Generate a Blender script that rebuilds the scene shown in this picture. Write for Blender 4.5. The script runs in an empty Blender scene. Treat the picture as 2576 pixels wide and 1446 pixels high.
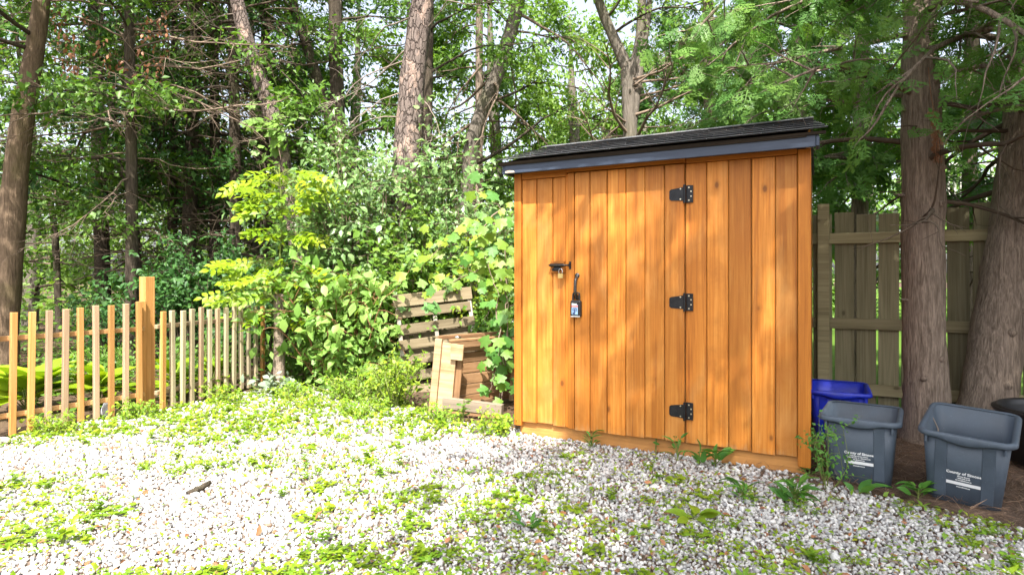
import bpy, bmesh, math
import numpy as np
from mathutils import Matrix, Vector

# ------------------------------------------------------------------ camera, sky, sun, exposure
scene = bpy.context.scene
col = scene.collection
F, CX, HY, EYE = 1500.0, 1288.0, 692.0, 1.22       # picture geometry measured on a 2576 x 1446 grid
cam_data = bpy.data.cameras.new("camera")
cam = bpy.data.objects.new("camera", cam_data)
col.objects.link(cam)
cam.location = (0, 0, EYE)
cam.rotation_euler = (math.radians(90), 0, 0)
cam_data.sensor_width = 36.0
cam_data.lens = F / 2576.0 * 36.0
cam_data.shift_y = -(723.0 - HY) / 2576.0
cam_data.clip_start = 0.05
cam_data.clip_end = 600.0
scene.camera = cam

TO_SUN = Vector((-0.02, -1.118, 1.6)).normalized()
SUN_EL = math.asin(TO_SUN.z)
SUN_AZ = math.atan2(TO_SUN.x, TO_SUN.y)              # clockwise from +Y
world = bpy.data.worlds.new("World")
scene.world = world
world.use_nodes = True
wn = world.node_tree
bg = wn.nodes["Background"]
sky = wn.nodes.new("ShaderNodeTexSky")
sky.sky_type = 'NISHITA'
sky.sun_disc = False
sky.sun_elevation = SUN_EL
sky.sun_rotation = SUN_AZ
sky.dust_density = 4.0
hz = wn.nodes.new("ShaderNodeHueSaturation")
hz.inputs["Saturation"].default_value = 0.5
hz.inputs["Value"].default_value = 1.15
wn.links.new(sky.outputs[0], hz.inputs["Color"])
wn.links.new(hz.outputs[0], bg.inputs[0])
bg.inputs[1].default_value = 0.15
sun_data = bpy.data.lights.new("sun", 'SUN')
sun_data.energy = 5.0
sun_data.angle = math.radians(0.53)
sun_data.color = (1.0, 0.95, 0.86)
sun = bpy.data.objects.new("sun", sun_data)
col.objects.link(sun)
sun.rotation_euler = TO_SUN.to_track_quat('Z', 'Y').to_euler()
scene.view_settings.view_transform = 'Standard'
scene.view_settings.look = 'None'
scene.view_settings.exposure = 1.35
scene.view_settings.gamma = 1.0
scene.render.engine = 'CYCLES'
cy = scene.cycles
cy.use_denoising = True
cy.max_bounces = 7
cy.diffuse_bounces = 4
cy.glossy_bounces = 2
cy.transmission_bounces = 4
cy.transparent_max_bounces = 4
cy.caustics_reflective = False
cy.caustics_refractive = False

# ------------------------------------------------------------------ helpers: materials
def new_mat(name):
    m = bpy.data.materials.new(name)
    m.use_nodes = True
    nt = m.node_tree
    return m, nt, nt.nodes["Principled BSDF"], nt.nodes["Material Output"]

def N(nt, t, **kw):
    n = nt.nodes.new(t)
    for k, v in kw.items():
        setattr(n, k, v)
    return n

def ramp(nt, fac, stops, interp='LINEAR'):
    r = N(nt, "ShaderNodeValToRGB")
    r.color_ramp.interpolation = interp
    e = r.color_ramp.elements
    while len(e) < len(stops):
        e.new(0.5)
    for i, (p, c) in enumerate(stops):
        e[i].position = p
        e[i].color = (c[0], c[1], c[2], 1)
    nt.links.new(fac, r.inputs[0])
    return r.outputs[0]

def mixc(nt, fac, a, b, mode='MIX'):
    n = N(nt, "ShaderNodeMix", data_type='RGBA', blend_type=mode)
    for sock, v in ((n.inputs[0], fac), (n.inputs[6], a), (n.inputs[7], b)):
        if hasattr(v, "is_linked") or hasattr(v, "links"):
            nt.links.new(v, sock)
        elif isinstance(v, (int, float)):
            sock.default_value = v
        else:
            sock.default_value = (v[0], v[1], v[2], 1)
    return n.outputs[2]

def math_n(nt, op, a, b=None):
    n = N(nt, "ShaderNodeMath", operation=op)
    for i, v in enumerate((a, b)):
        if v is None:
            continue
        if isinstance(v, (int, float)):
            n.inputs[i].default_value = v
        else:
            nt.links.new(v, n.inputs[i])
    return n.outputs[0]

def coords(nt, scale, rand_shift=True, kind="Object"):
    tc = N(nt, "ShaderNodeTexCoord")
    mp = N(nt, "ShaderNodeMapping")
    mp.inputs["Scale"].default_value = scale
    nt.links.new(tc.outputs[kind], mp.inputs["Vector"])
    if rand_shift:
        oi = N(nt, "ShaderNodeObjectInfo")
        cb = N(nt, "ShaderNodeCombineXYZ")
        for i, k in enumerate((37.0, 91.0, 53.0)):
            nt.links.new(math_n(nt, 'MULTIPLY', oi.outputs["Random"], k), cb.inputs[i])
        nt.links.new(cb.outputs[0], mp.inputs["Location"])
    return mp.outputs[0]

def noise(nt, vec, scale, detail=4.0, rough=0.55, dist=0.0):
    n = N(nt, "ShaderNodeTexNoise")
    n.inputs["Scale"].default_value = scale
    n.inputs["Detail"].default_value = detail
    n.inputs["Roughness"].default_value = rough
    n.inputs["Distortion"].default_value = dist
    nt.links.new(vec, n.inputs["Vector"])
    return n.outputs["Fac"]

def bump(nt, bsdf, height, strength=0.3, dist=0.01):
    b = N(nt, "ShaderNodeBump")
    b.inputs["Strength"].default_value = strength
    b.inputs["Distance"].default_value = dist
    nt.links.new(height, b.inputs["Height"])
    nt.links.new(b.outputs[0], bsdf.inputs["Normal"])

def wood(name, dark, mid, light, axis=2, rough=0.55, knots=True, spec=0.3, knot_col=(0.09, 0.03, 0.01), blotch=None, worn=False, pale=None):
    m, nt, bs, out = new_mat(name)
    sc = [14.0, 14.0, 14.0]; sc[axis] = 0.55
    v = coords(nt, sc)
    g1 = noise(nt, v, 1.3, 6, 0.6, 0.9)
    sc2 = [60.0] * 3; sc2[axis] = 1.6
    v2 = coords(nt, sc2)
    g2 = noise(nt, v2, 1.5, 3, 0.6, 0.2)
    f = math_n(nt, 'ADD', math_n(nt, 'MULTIPLY', g1, 0.6), math_n(nt, 'MULTIPLY', g2, 0.4))
    c = ramp(nt, f, [(0.33, dark), (0.49, mid), (0.66, light)])
    oi = N(nt, "ShaderNodeObjectInfo")
    hsv = N(nt, "ShaderNodeHueSaturation")
    mr = N(nt, "ShaderNodeMapRange")
    mr.inputs[3].default_value = 0.74; mr.inputs[4].default_value = 1.26
    nt.links.new(oi.outputs["Random"], mr.inputs[0])
    nt.links.new(mr.outputs[0], hsv.inputs["Value"])
    nt.links.new(c, hsv.inputs["Color"])
    c = hsv.outputs[0]
    if blotch:
        vb = coords(nt, (1, 1, 1))
        nb = noise(nt, vb, 4.0, 4, 0.6)
        c = mixc(nt, ramp(nt, nb, [(0.48, (0, 0, 0)), (0.7, (0.75, 0.75, 0.75))]), c, blotch)
    if pale:
        vp = coords(nt, (3, 3, 1.1)); npl = noise(nt, vp, 1.6, 5, 0.6, 0.6)
        c = mixc(nt, ramp(nt, npl, [(0.52, (0, 0, 0)), (0.74, (0.34, 0.34, 0.34))]), c, pale)
    if knots:
        sk = [5.5, 5.5, 5.5]; sk[axis] = 3.2
        vk = coords(nt, sk)
        vo = N(nt, "ShaderNodeTexVoronoi"); vo.inputs["Scale"].default_value = 1.0
        nt.links.new(vk, vo.inputs["Vector"])
        kf = ramp(nt, vo.outputs["Distance"], [(0.05, (1, 1, 1)), (0.085, (.25, .25, .25)), (0.16, (0, 0, 0))])
        c = mixc(nt, math_n(nt, 'MULTIPLY', kf, 0.7), c, knot_col)
    if worn:
        # stain worn off the end grain, in uneven tongues
        tc = N(nt, "ShaderNodeTexCoord"); sp = N(nt, "ShaderNodeSeparateXYZ"); nt.links.new(tc.outputs["Object"], sp.inputs[0])
        vw = coords(nt, (26, 26, 5)); nw = noise(nt, vw, 1.2, 5, 0.7)
        reach = math_n(nt, 'ADD', math_n(nt, 'MULTIPLY', sp.outputs[2], -3.2), math_n(nt, 'ADD', nw, 0.30))
        c = mixc(nt, ramp(nt, reach, [(0.36, (0, 0, 0)), (0.60, (0.55, 0.55, 0.55))]), c, (0.40, 0.25, 0.12))
    nt.links.new(c, bs.inputs["Base Color"])
    bs.inputs["Roughness"].default_value = rough
    bs.inputs["Specular IOR Level"].default_value = spec
    bump(nt, bs, f, 0.35, 0.006)
    return m

def plain(name, c, rough=0.5, metal=0.0, var=0.25, nscale=12.0, spec=0.5, bumps=0.0):
    m, nt, bs, out = new_mat(name)
    v = coords(nt, (1, 1, 1))
    n = noise(nt, v, nscale, 5, 0.65)
    lo = [x * (1 - var) for x in c]; hi = [min(1, x * (1 + var)) for x in c]
    nt.links.new(ramp(nt, n, [(0.3, lo), (0.7, hi)]), bs.inputs["Base Color"])
    bs.inputs["Roughness"].default_value = rough
    bs.inputs["Metallic"].default_value = metal
    bs.inputs["Specular IOR Level"].default_value = spec
    if bumps:
        bump(nt, bs, n, bumps, 0.005)
    return m

def leafmat(name, stops, trans=0.35, tcol=(1.25, 1.2, 0.5), rough=0.45, spec=0.35):
    """stops: colour ramp over a random value per leaf"""
    m, nt, bs, out = new_mat(name)
    at = N(nt, "ShaderNodeAttribute"); at.attribute_name = "v"
    oi = N(nt, "ShaderNodeObjectInfo")
    f = math_n(nt, 'FRACT', math_n(nt, 'ADD', at.outputs["Fac"], oi.outputs["Random"]))
    k = len(stops)
    c = ramp(nt, f, [(i / max(1, k - 1), s) for i, s in enumerate(stops)])
    nt.links.new(c, bs.inputs["Base Color"])
    bs.inputs["Roughness"].default_value = rough
    bs.inputs["Specular IOR Level"].default_value = spec
    tr = N(nt, "ShaderNodeBsdfTranslucent")
    nt.links.new(mixc(nt, 1.0, c, tcol, 'MULTIPLY'), tr.inputs["Color"])
    mx = N(nt, "ShaderNodeMixShader"); mx.inputs[0].default_value = trans
    nt.links.new(bs.outputs[0], mx.inputs[1]); nt.links.new(tr.outputs[0], mx.inputs[2])
    nt.links.new(mx.outputs[0], out.inputs["Surface"])
    return m

def barkmat(name, dark, light, patch=None, scale=1.0, moss=None, flakes=False):
    m, nt, bs, out = new_mat(name)
    v = coords(nt, (30 * scale, 30 * scale, 2.8 * scale))
    n1 = noise(nt, v, 1.6, 9, 0.7, 1.0)
    vf = coords(nt, (90 * scale, 90 * scale, 9 * scale))
    n0 = noise(nt, vf, 1.2, 4, 0.7, 0.4)
    h = math_n(nt, 'ADD', math_n(nt, 'MULTIPLY', n1, 0.62), math_n(nt, 'MULTIPLY', n0, 0.38))
    c = ramp(nt, h, [(0.36, dark), (0.47, [(a + b) * .42 for a, b in zip(dark, light)]), (0.62, light)])
    v2 = coords(nt, (1, 1, 0.6))
    if flakes:
        vo = N(nt, "ShaderNodeTexVoronoi"); vo.feature = 'DISTANCE_TO_EDGE'
        vv = coords(nt, (16, 16, 7))
        wv = N(nt, "ShaderNodeVectorMath", operation='ADD')
        nz = N(nt, "ShaderNodeTexNoise"); nz.inputs["Scale"].default_value = 1.4; nz.inputs["Detail"].default_value = 4
        nt.links.new(vv, nz.inputs["Vector"]); nt.links.new(vv, wv.inputs[0]); nt.links.new(nz.outputs["Color"], wv.inputs[1])
        nt.links.new(wv.outputs[0], vo.inputs["Vector"]); vo.inputs["Scale"].default_value = 1.0
        ed = ramp(nt, vo.outputs["Distance"], [(0.0, (0, 0, 0)), (0.10, (1, 1, 1))])
        c = mixc(nt, ed, [x * .45 for x in dark], c)
        h = math_n(nt, 'ADD', h, math_n(nt, 'MULTIPLY', ed, 0.4))
    if patch:
        n2 = noise(nt, v2, 6.0, 6, 0.65, 0.5)
        c = mixc(nt, ramp(nt, n2, [(0.54, (0, 0, 0)), (0.58, (.85, .85, .85))]), c, patch)
    if moss:
        n3 = noise(nt, v2, 2.5, 4, 0.6)
        c = mixc(nt, ramp(nt, n3, [(0.5, (0, 0, 0)), (0.75, (0.7, 0.7, 0.7))]), c, moss)
    nt.links.new(c, bs.inputs["Base Color"])
    bs.inputs["Roughness"].default_value = 0.9
    bs.inputs["Specular IOR Level"].default_value = 0.15
    bump(nt, bs, h, 1.0, 0.03)
    return m

# ------------------------------------------------------------------ helpers: objects
def tag(o, label=None, cat=None, group=None, kind=None):
    if label: o["label"] = label
    if cat: o["category"] = cat
    if group: o["group"] = group
    if kind: o["kind"] = kind
    return o

def link(name, data, parent=None):
    o = bpy.data.objects.new(name, data)
    col.objects.link(o)
    if parent is not None:
        o.parent = parent
    return o

def thing(name, label, cat, loc=(0, 0, 0), rotz=0.0, group=None):
    o = link(name, None)
    o.location = loc
    o.rotation_euler = (0, 0, rotz)
    o.empty_display_size = 0.1
    return tag(o, label, cat, group)

def np_mesh(name, V, tris=None, quads=None, mats=(), attr=None, smooth=False, midx=None):
    V = np.asarray(V, dtype=np.float32)
    parts, starts, off = [], [], 0
    nt_ = 0 if tris is None else len(tris)
    nq = 0 if quads is None else len(quads)
    if nt_:
        parts.append(np.asarray(tris, dtype=np.int32).ravel())
        starts.append(np.arange(nt_, dtype=np.int32) * 3)
        off = nt_ * 3
    if nq:
        parts.append(np.asarray(quads, dtype=np.int32).ravel())
        starts.append(off + np.arange(nq, dtype=np.int32) * 4)
    li = np.concatenate(parts)
    st = np.concatenate(starts)
    me = bpy.data.meshes.new(name)
    me.vertices.add(len(V)); me.vertices.foreach_set("co", V.ravel())
    me.loops.add(len(li)); me.loops.foreach_set("vertex_index", li)
    me.polygons.add(len(st)); me.polygons.foreach_set("loop_start", st)
    if smooth:
        me.polygons.foreach_set("use_smooth", np.ones(len(st), dtype=bool))
    if midx is not None:
        me.polygons.foreach_set("material_index", np.asarray(midx, dtype=np.int32))
    for m in mats:
        me.materials.append(m)
    if attr is not None:
        a = me.attributes.new("v", 'FLOAT', 'POINT')
        a.data.foreach_set("value", np.asarray(attr, dtype=np.float32))
    me.update(calc_edges=True)
    me.validate()
    return me

def bm_mesh(name, bm, mats, smooth=False):
    me = bpy.data.meshes.new(name)
    bm.normal_update()
    bm.to_mesh(me); bm.free()
    for m in (mats if isinstance(mats, (list, tuple)) else [mats]):
        me.materials.append(m)
    if smooth:
        me.polygons.foreach_set("use_smooth", np.ones(len(me.polygons), dtype=bool))
    return me

def bm_box(bm, x0, x1, y0, y1, z0, z1, bev=0.003, mat=0, mtx=None, seg=1):
    r = bmesh.ops.create_cube(bm, size=1.0)
    vs = r["verts"]
    for v in vs:
        v.co = Vector(((x0 + x1) / 2 + v.co.x * (x1 - x0), (y0 + y1) / 2 + v.co.y * (y1 - y0), (z0 + z1) / 2 + v.co.z * (z1 - z0)))
    es = list({e for v in vs for e in v.link_edges})
    fs = list({f for v in vs for f in v.link_faces})
    allv = set(vs)
    if bev > 0:
        r2 = bmesh.ops.bevel(bm, geom=es, offset=bev, segments=seg, affect='EDGES', profile=0.5)
        fs = [f for f in bm.faces if f.is_valid and (f in r2["faces"] or all(v in r2["verts"] or v in allv for v in f.verts))]
        allv = {v for f in fs for v in f.verts}
    for f in fs:
        if f.is_valid:
            f.material_index = mat
    if mtx is not None:
        bmesh.ops.transform(bm, matrix=mtx, verts=[v for v in allv if v.is_valid])

def box(name, dims, mat, parent=None, bev=0.003, mtx=None):
    bm = bmesh.new()
    bm_box(bm, *dims, bev=bev, mtx=mtx)
    return link(name, bm_mesh(name, bm, mat), parent)

def frame_from(d, up):
    d = np.asarray(d, float); d = d / (np.linalg.norm(d, axis=-1, keepdims=True) + 1e-9)
    y = np.cross(up, d); y = y / (np.linalg.norm(y, axis=-1, keepdims=True) + 1e-9)
    z = np.cross(d, y)
    return np.stack([d, y, z], axis=-1)      # columns: along, side, normal

def tube(path, radii, sides=8, cap=True, wob=0.0, rng=None):
    P = np.asarray(path, float); r = np.broadcast_to(np.asarray(radii, float), (len(P),))
    T = np.gradient(P, axis=0)
    T /= np.linalg.norm(T, axis=1, keepdims=True) + 1e-9
    ref = np.array([0.0, 0, 1]) if abs(T[0, 2]) < 0.9 else np.array([1.0, 0, 0])
    u = np.cross(T, ref); u /= np.linalg.norm(u, axis=1, keepdims=True) + 1e-9
    w = np.cross(T, u)
    a = np.arange(sides) * 2 * math.pi / sides
    rr = r[:, None] * np.ones((1, sides))
    if wob and rng is not None:
        rr = rr * (1 + wob * rng.normal(size=rr.shape))
    V = P[:, None, :] + rr[:, :, None] * (np.cos(a)[None, :, None] * u[:, None, :] + np.sin(a)[None, :, None] * w[:, None, :])
    n = len(P)
    i = np.arange(n - 1)[:, None] * sides; j = np.arange(sides)[None, :]; j2 = (j + 1) % sides
    q = np.stack([i + j, i + j2, i + sides + j2, i + sides + j], axis=-1).reshape(-1, 4)
    V = V.reshape(-1, 3)
    t = np.zeros((0, 3), int)
    if cap:
        V = np.vstack([V, P[:1], P[-1:]])
        c0, c1 = len(V) - 2, len(V) - 1
        jj = np.arange(sides); jn = (jj + 1) % sides
        b = (n - 1) * sides
        t = np.vstack([np.stack([np.full(sides, c0), jn, jj], 1), np.stack([np.full(sides, c1), b + jj, b + jn], 1)])
    return V, t, q

class Geo:
    def __init__(s):
        s.V, s.T, s.Q, s.A, s.n = [], [], [], [], 0
    def add(s, V, t=None, q=None, a=0.0):
        V = np.asarray(V, float)
        s.V.append(V)
        if t is not None and len(t): s.T.append(np.asarray(t) + s.n)
        if q is not None and len(q): s.Q.append(np.asarray(q) + s.n)
        s.A.append(np.broadcast_to(np.asarray(a, float), (len(V),)))
        s.n += len(V)
    def tube(s, path, radii, sides=5, cap=False, **k):
        V, t, q = tube(path, radii, sides, cap, **k); s.add(V, t, q)
    def inst(s, tmpl, pos, R, sc, a):
        TV, TF = tmpl
        TV = np.asarray(TV, float); TF = np.asarray(TF)
        n, m = len(pos), len(TV)
        if n == 0: return
        sc = np.asarray(sc, float)
        if sc.ndim == 1: sc = np.repeat(sc[:, None], 3, 1)
        L = TV[None, :, :] * sc[:, None, :]
        V = pos[:, None, :] + np.einsum('nij,nmj->nmi', R, L)
        fidx = (TF[None, :, :] + (np.arange(n) * m)[:, None, None]).reshape(-1, TF.shape[1])
        aa = np.repeat(np.asarray(a, float), m)
        if TF.shape[1] == 3: s.add(V.reshape(-1, 3), fidx, None, aa)
        else: s.add(V.reshape(-1, 3), None, fidx, aa)
    def mesh(s, name, mats, smooth=False, origin=None):
        V = np.vstack(s.V)
        if origin is not None: V = V - np.asarray(origin)
        return np_mesh(name, V, np.vstack(s.T) if s.T else None, np.vstack(s.Q) if s.Q else None,
                       mats if isinstance(mats, (list, tuple)) else [mats], np.concatenate(s.A), smooth)
    def build(s, name, mats, parent=None, smooth=False, origin=None):
        return link(name, s.mesh(name, mats, smooth, origin), parent)

# leaf templates: x along the leaf, y across, z up
LEAF_S = (np.array([[0, 0, 0], [.42, .27, .07], [1, 0, -.06], [.42, -.27, .07]]), np.array([[0, 2, 1], [0, 3, 2]]))
LEAF_O = (np.array([[0, 0, 0], [.22, .21, .06], [.55, .27, .05], [1, 0, -.16], [.55, -.27, .05], [.22, -.21, .06], [.35, 0, .0], [.7, 0, -.03]]),
          np.array([[0, 6, 1], [1, 6, 2], [6, 7, 2], [2, 7, 3], [0, 5, 6], [5, 4, 6], [6, 4, 7], [4, 3, 7]]))
LEAF_M = (np.array([[0, 0, 0], [.40, .27, .07], [1, 0, -.13], [.40, -.27, .07], [.46, 0, -.01]]), np.array([[0, 4, 1], [1, 4, 2], [0, 3, 4], [3, 2, 4]]))
def lobed_leaf(lobes=5, depth=0.4, jag=0.0, seed=0):
    rg = np.random.RandomState(seed)
    pts = []
    k = lobes * 4
    for i in range(k + 1):
        t = -2.55 + 5.1 * i / k
        r = 0.5 * (1 - depth * (0.5 - 0.5 * math.cos(2 * math.pi * (i / 4.0 - 0.5)))) * (1 - .16 * abs(t) / 2.55)
        r *= 1 + jag * rg.uniform(-1, 1)
        pts.append((0.36 + r * math.cos(t) * 1.15, r * math.sin(t) * 1.1, 0.05 * math.cos(2 * t) - 0.10 * max(0, math.cos(t)) + rg.uniform(-.02, .02)))
    V = [(0.30, 0, 0)] + pts + [(0.06, 0, 0)]
    n = len(pts)
    Fc = [(0, 1 + i, 2 + i) for i in range(n - 1)] + [(0, n, n + 1), (0, n + 1, 1)]
    return np.array(V), np.array(Fc)
LEAF_G = lobed_leaf(5, 0.34, 0.08, 3)
LEAF_R = lobed_leaf(3, 0.10, 0.06, 5)
def strap_leaf(width=0.17, arch=0.35, lobes=0.0, n=6):
    V, Q = [], []
    for i in range(n + 1):
        t = i / n
        w = width * (math.sin(math.pi * min(1, t ** 0.75 * 0.93 + 0.05)) + 0.06) * (1 + lobes * (1 if i % 2 else -1))
        if i == n: w = 0.004
        z = arch * (t - 1.35 * t * t)
        V += [(t, w, z + 0.04), (t, 0, z), (t, -w, z + 0.04)]
    for i in range(n):
        a = 3 * i
        Q += [(a, a + 1, a + 4), (a, a + 4, a + 3), (a + 1, a + 2, a + 5), (a + 1, a + 5, a + 4)]
    return np.array(V), np.array(Q)
LEAF_STRAP = strap_leaf(0.13, 0.35, 0.22, 7)
LEAF_HOSTA = strap_leaf(0.30, 0.30, 0.0, 6)
LEAF_BURDOCK = strap_leaf(0.24, 0.30, 0.05, 6)
def frond_tmpl(seed=1, ribs=9, subs=3, wk=1.0):
    rg = np.random.RandomState(seed)
    V, T = [], []
    def strip(p, d, l, w):
        p = np.array(p); d = np.array(d) / np.linalg.norm(d)
        s = np.array([-d[1], d[0], 0]) * wk
        b = len(V)
        V.extend([p - s * w + d * l * .12, p + s * w + d * l * .12, p + d * l])
        T.append((b, b + 1, b + 2))
    strip((0, 0, 0), (1, 0, -.05), 1.0, .018)
    for i in range(ribs):
        t = .08 + .86 * i / ribs
        sd = 1 if i % 2 else -1
        L = .42 * (1 - t) + .12
        a = math.radians(48 + rg.uniform(-8, 8))
        d = np.array([math.cos(a), sd * math.sin(a), rg.uniform(-.25, .1)])
        p = np.array([t, 0, -.05 * t])
        strip(p, d, L, .030)
        for j in range(subs):
            tt = .3 + .75 / subs * j
            for s2 in (1, -1):
                a2 = a * sd + s2 * math.radians(42)
                strip(p + d * L * tt, (math.cos(a2), math.sin(a2), rg.uniform(-.2, .1)), L * (.5 - .1 * j), .030)
    return np.array(V), np.array(T)
FROND = frond_tmpl()
FROND_FAR = frond_tmpl(2, 6, 2, 1.7)
CUBE_V = np.array([(a, b, c) for a in (-1, 1) for b in (-1, 1) for c in (-1, 1)]) * .72
CUBE_F = np.array([(0, 1, 3), (0, 3, 2), (4, 6, 7), (4, 7, 5), (0, 4, 5), (0, 5, 1), (2, 3, 7), (2, 7, 6), (0, 2, 6), (0, 6, 4), (1, 5, 7), (1, 7, 3)])
def rand_rot(n, rng):
    q = rng.normal(size=(n, 4)); q /= np.linalg.norm(q, axis=1, keepdims=True)
    w, x, y, z = q.T
    return np.stack([np.stack([1 - 2 * (y * y + z * z), 2 * (x * y - z * w), 2 * (x * z + y * w)], -1),
                     np.stack([2 * (x * y + z * w), 1 - 2 * (x * x + z * z), 2 * (y * z - x * w)], -1),
                     np.stack([2 * (x * z - y * w), 2 * (y * z + x * w), 1 - 2 * (x * x + y * y)], -1)], 1)

def W(px, py, d):
    """point of the place at distance d along the view axis"""
    return np.array([(px - CX) / F * d, d, EYE - (py - HY) / F * d])

# ------------------------------------------------------------------ materials
M = {}
M['stain'] = wood('stained_boards', (0.29, 0.088, 0.012), (0.49, 0.172, 0.024), (0.63, 0.265, 0.052), 2, 0.5, knot_col=(0.10, 0.03, 0.008), blotch=(0.40, 0.135, 0.02), worn=True, pale=(0.66, 0.36, 0.12))
M['stain_trim'] = wood('stained_trim', (0.32, 0.10, 0.012), (0.45, 0.155, 0.02), (0.54, 0.21, 0.03), 2, 0.5, knot_col=(0.14, 0.05, 0.012))
M['stain_h'] = wood('stained_frieze', (0.32, 0.10, 0.012), (0.44, 0.15, 0.02), (0.52, 0.20, 0.03), 0, 0.5, knot_col=(0.14, 0.05, 0.012))
M['skirt'] = wood('painted_skirt', (0.36, 0.16, 0.045), (0.46, 0.215, 0.06), (0.54, 0.26, 0.08), 0, 0.7, knots=False, blotch=(0.36, 0.17, 0.06))
M['picket_new'] = wood('orange_cedar', (0.36, 0.165, 0.045), (0.47, 0.235, 0.075), (0.55, 0.31, 0.125), 2, 0.6, knot_col=(0.25, 0.1, 0.03))
M['picket_old'] = wood('greyed_cedar', (0.29, 0.19, 0.115), (0.38, 0.26, 0.165), (0.46, 0.33, 0.225), 2, 0.75, knot_col=(0.25, 0.14, 0.08))
M['picket_grey'] = wood('silvered_cedar', (0.27, 0.215, 0.13), (0.36, 0.295, 0.19), (0.44, 0.37, 0.26), 2, 0.8, knot_col=(0.25, 0.18, 0.1))
M['rail_new'] = wood('orange_rail', (0.38, 0.20, 0.075), (0.47, 0.265, 0.11), (0.54, 0.33, 0.16), 1, 0.65)
M['rail_old'] = wood('greyed_rail', (0.30, 0.21, 0.12), (0.38, 0.285, 0.175), (0.45, 0.35, 0.23), 1, 0.75)
M['backfence'] = wood('old_treated_boards', (0.145, 0.125, 0.07), (0.225, 0.20, 0.115), (0.32, 0.285, 0.175), 2, 0.8, knot_col=(0.05, 0.04, 0.02))
M['backrail'] = wood('old_treated_rail', (0.19, 0.16, 0.088), (0.28, 0.24, 0.135), (0.37, 0.32, 0.19), 0, 0.8, knot_col=(0.07, 0.05, 0.02))
M['pallet'] = wood('pallet_wood', (0.10, 0.078, 0.045), (0.165, 0.13, 0.078), (0.235, 0.19, 0.125), 0, 0.85, knot_col=(0.1, 0.07, 0.04))
M['pallet_block'] = wood('pallet_stringer', (0.22, 0.19, 0.16), (0.31, 0.275, 0.24), (0.40, 0.36, 0.32), 2, 0.85, knots=False)
M['crate'] = wood('weathered_crate_shaded', (0.12, 0.062, 0.028), (0.235, 0.13, 0.062), (0.36, 0.225, 0.125), 0, 0.8, blotch=(0.13, 0.07, 0.035))  # weathered brown, darkened further so the inner planks look shaded
M['crate_v'] = wood('weathered_crate_post', (0.21, 0.13, 0.065), (0.35, 0.235, 0.135), (0.46, 0.33, 0.21), 2, 0.8, blotch=(0.30, 0.17, 0.075))
M['beam'] = wood('greyed_beam', (0.18, 0.14, 0.10), (0.28, 0.225, 0.165), (0.37, 0.305, 0.23), 0, 0.85)
M['fascia'] = wood('charcoal_paint', (0.027, 0.039, 0.066), (0.038, 0.053, 0.087), (0.055, 0.074, 0.115), 0, 0.45, knots=False, spec=0.4)
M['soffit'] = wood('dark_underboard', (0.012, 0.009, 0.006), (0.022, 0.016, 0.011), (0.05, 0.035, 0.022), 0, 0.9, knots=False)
M['black_metal'] = plain('black_iron', (0.022, 0.023, 0.026), 0.42, 0.6, 0.4, 30)
M['worn_iron'] = plain('worn_iron', (0.07, 0.068, 0.066), 0.4, 0.7, 0.6, 60)
M['screw'] = plain('zinc_screw', (0.55, 0.5, 0.38), 0.35, 0.8, 0.2)
M['brass'] = plain('brass', (0.62, 0.47, 0.18), 0.35, 0.85, 0.15)
M['steel'] = plain('steel', (0.62, 0.62, 0.62), 0.25, 0.95, 0.1)
M['black_plastic'] = plain('black_plastic', (0.014, 0.014, 0.015), 0.4, 0, 0.3)
M['sticker_blue'] = plain('sticker_blue', (0.32, 0.50, 0.72), 0.4, 0, 0.12, 40)
M['sticker_red'] = plain('sticker_red', (0.72, 0.22, 0.20), 0.4, 0, 0.1)
M['sticker_dark'] = plain('sticker_dark', (0.03, 0.05, 0.14), 0.4, 0, 0.1)
M['white_print'] = plain('white_print', (0.78, 0.79, 0.80), 0.55, 0, 0.05)
M['bare_wood'] = plain('bare_wood', (0.62, 0.47, 0.36), 0.8, 0, 0.2, 30)
M['bark_pine'] = barkmat('pine_bark', (0.11, 0.082, 0.072), (0.29, 0.235, 0.21), (0.40, 0.29, 0.24), flakes=True)
M['bark_cedar'] = barkmat('cedar_bark', (0.11, 0.080, 0.060), (0.40, 0.315, 0.25), None, 1.0)
M['bark_dark'] = barkmat('dark_bark', (0.035, 0.028, 0.022), (0.12, 0.095, 0.072), None, 1.0, (0.10, 0.10, 0.05))
M['bark_grey'] = barkmat('grey_bark', (0.10, 0.085, 0.07), (0.26, 0.225, 0.19), None, 1.0, (0.14, 0.14, 0.07))
M['bark_left'] = barkmat('lichen_bark', (0.085, 0.06, 0.04), (0.28, 0.20, 0.135), None, 0.9, (0.14, 0.125, 0.05))
M['twig'] = plain('dead_twigs', (0.20, 0.15, 0.115), 0.9, 0, 0.45, 3, 0.1)
M['twig_dark'] = plain('dark_twigs', (0.09, 0.068, 0.05), 0.9, 0, 0.4, 3, 0.1)
M['twig_pale'] = plain('pale_twigs', (0.27, 0.22, 0.185), 0.9, 0, 0.3, 3, 0.1)
M['stem_green'] = plain('green_stem', (0.16, 0.20, 0.05), 0.7, 0, 0.3, 6, 0.2)
M['stem_red'] = plain('reddish_stem', (0.26, 0.13, 0.07), 0.7, 0, 0.3, 6, 0.2)
M['leaf_mid'] = leafmat('leaf_mid', [(0.07, 0.165, 0.02), (0.105, 0.22, 0.03), (0.14, 0.26, 0.035), (0.085, 0.19, 0.028)], 0.4)
M['leaf_bright'] = leafmat('leaf_bright', [(0.11, 0.23, 0.03), (0.17, 0.31, 0.045), (0.21, 0.34, 0.045), (0.13, 0.26, 0.04)], 0.42)
M['leaf_dark'] = leafmat('leaf_dark', [(0.04, 0.12, 0.03), (0.06, 0.165, 0.04), (0.085, 0.20, 0.045), (0.05, 0.14, 0.035)], 0.36)
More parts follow.
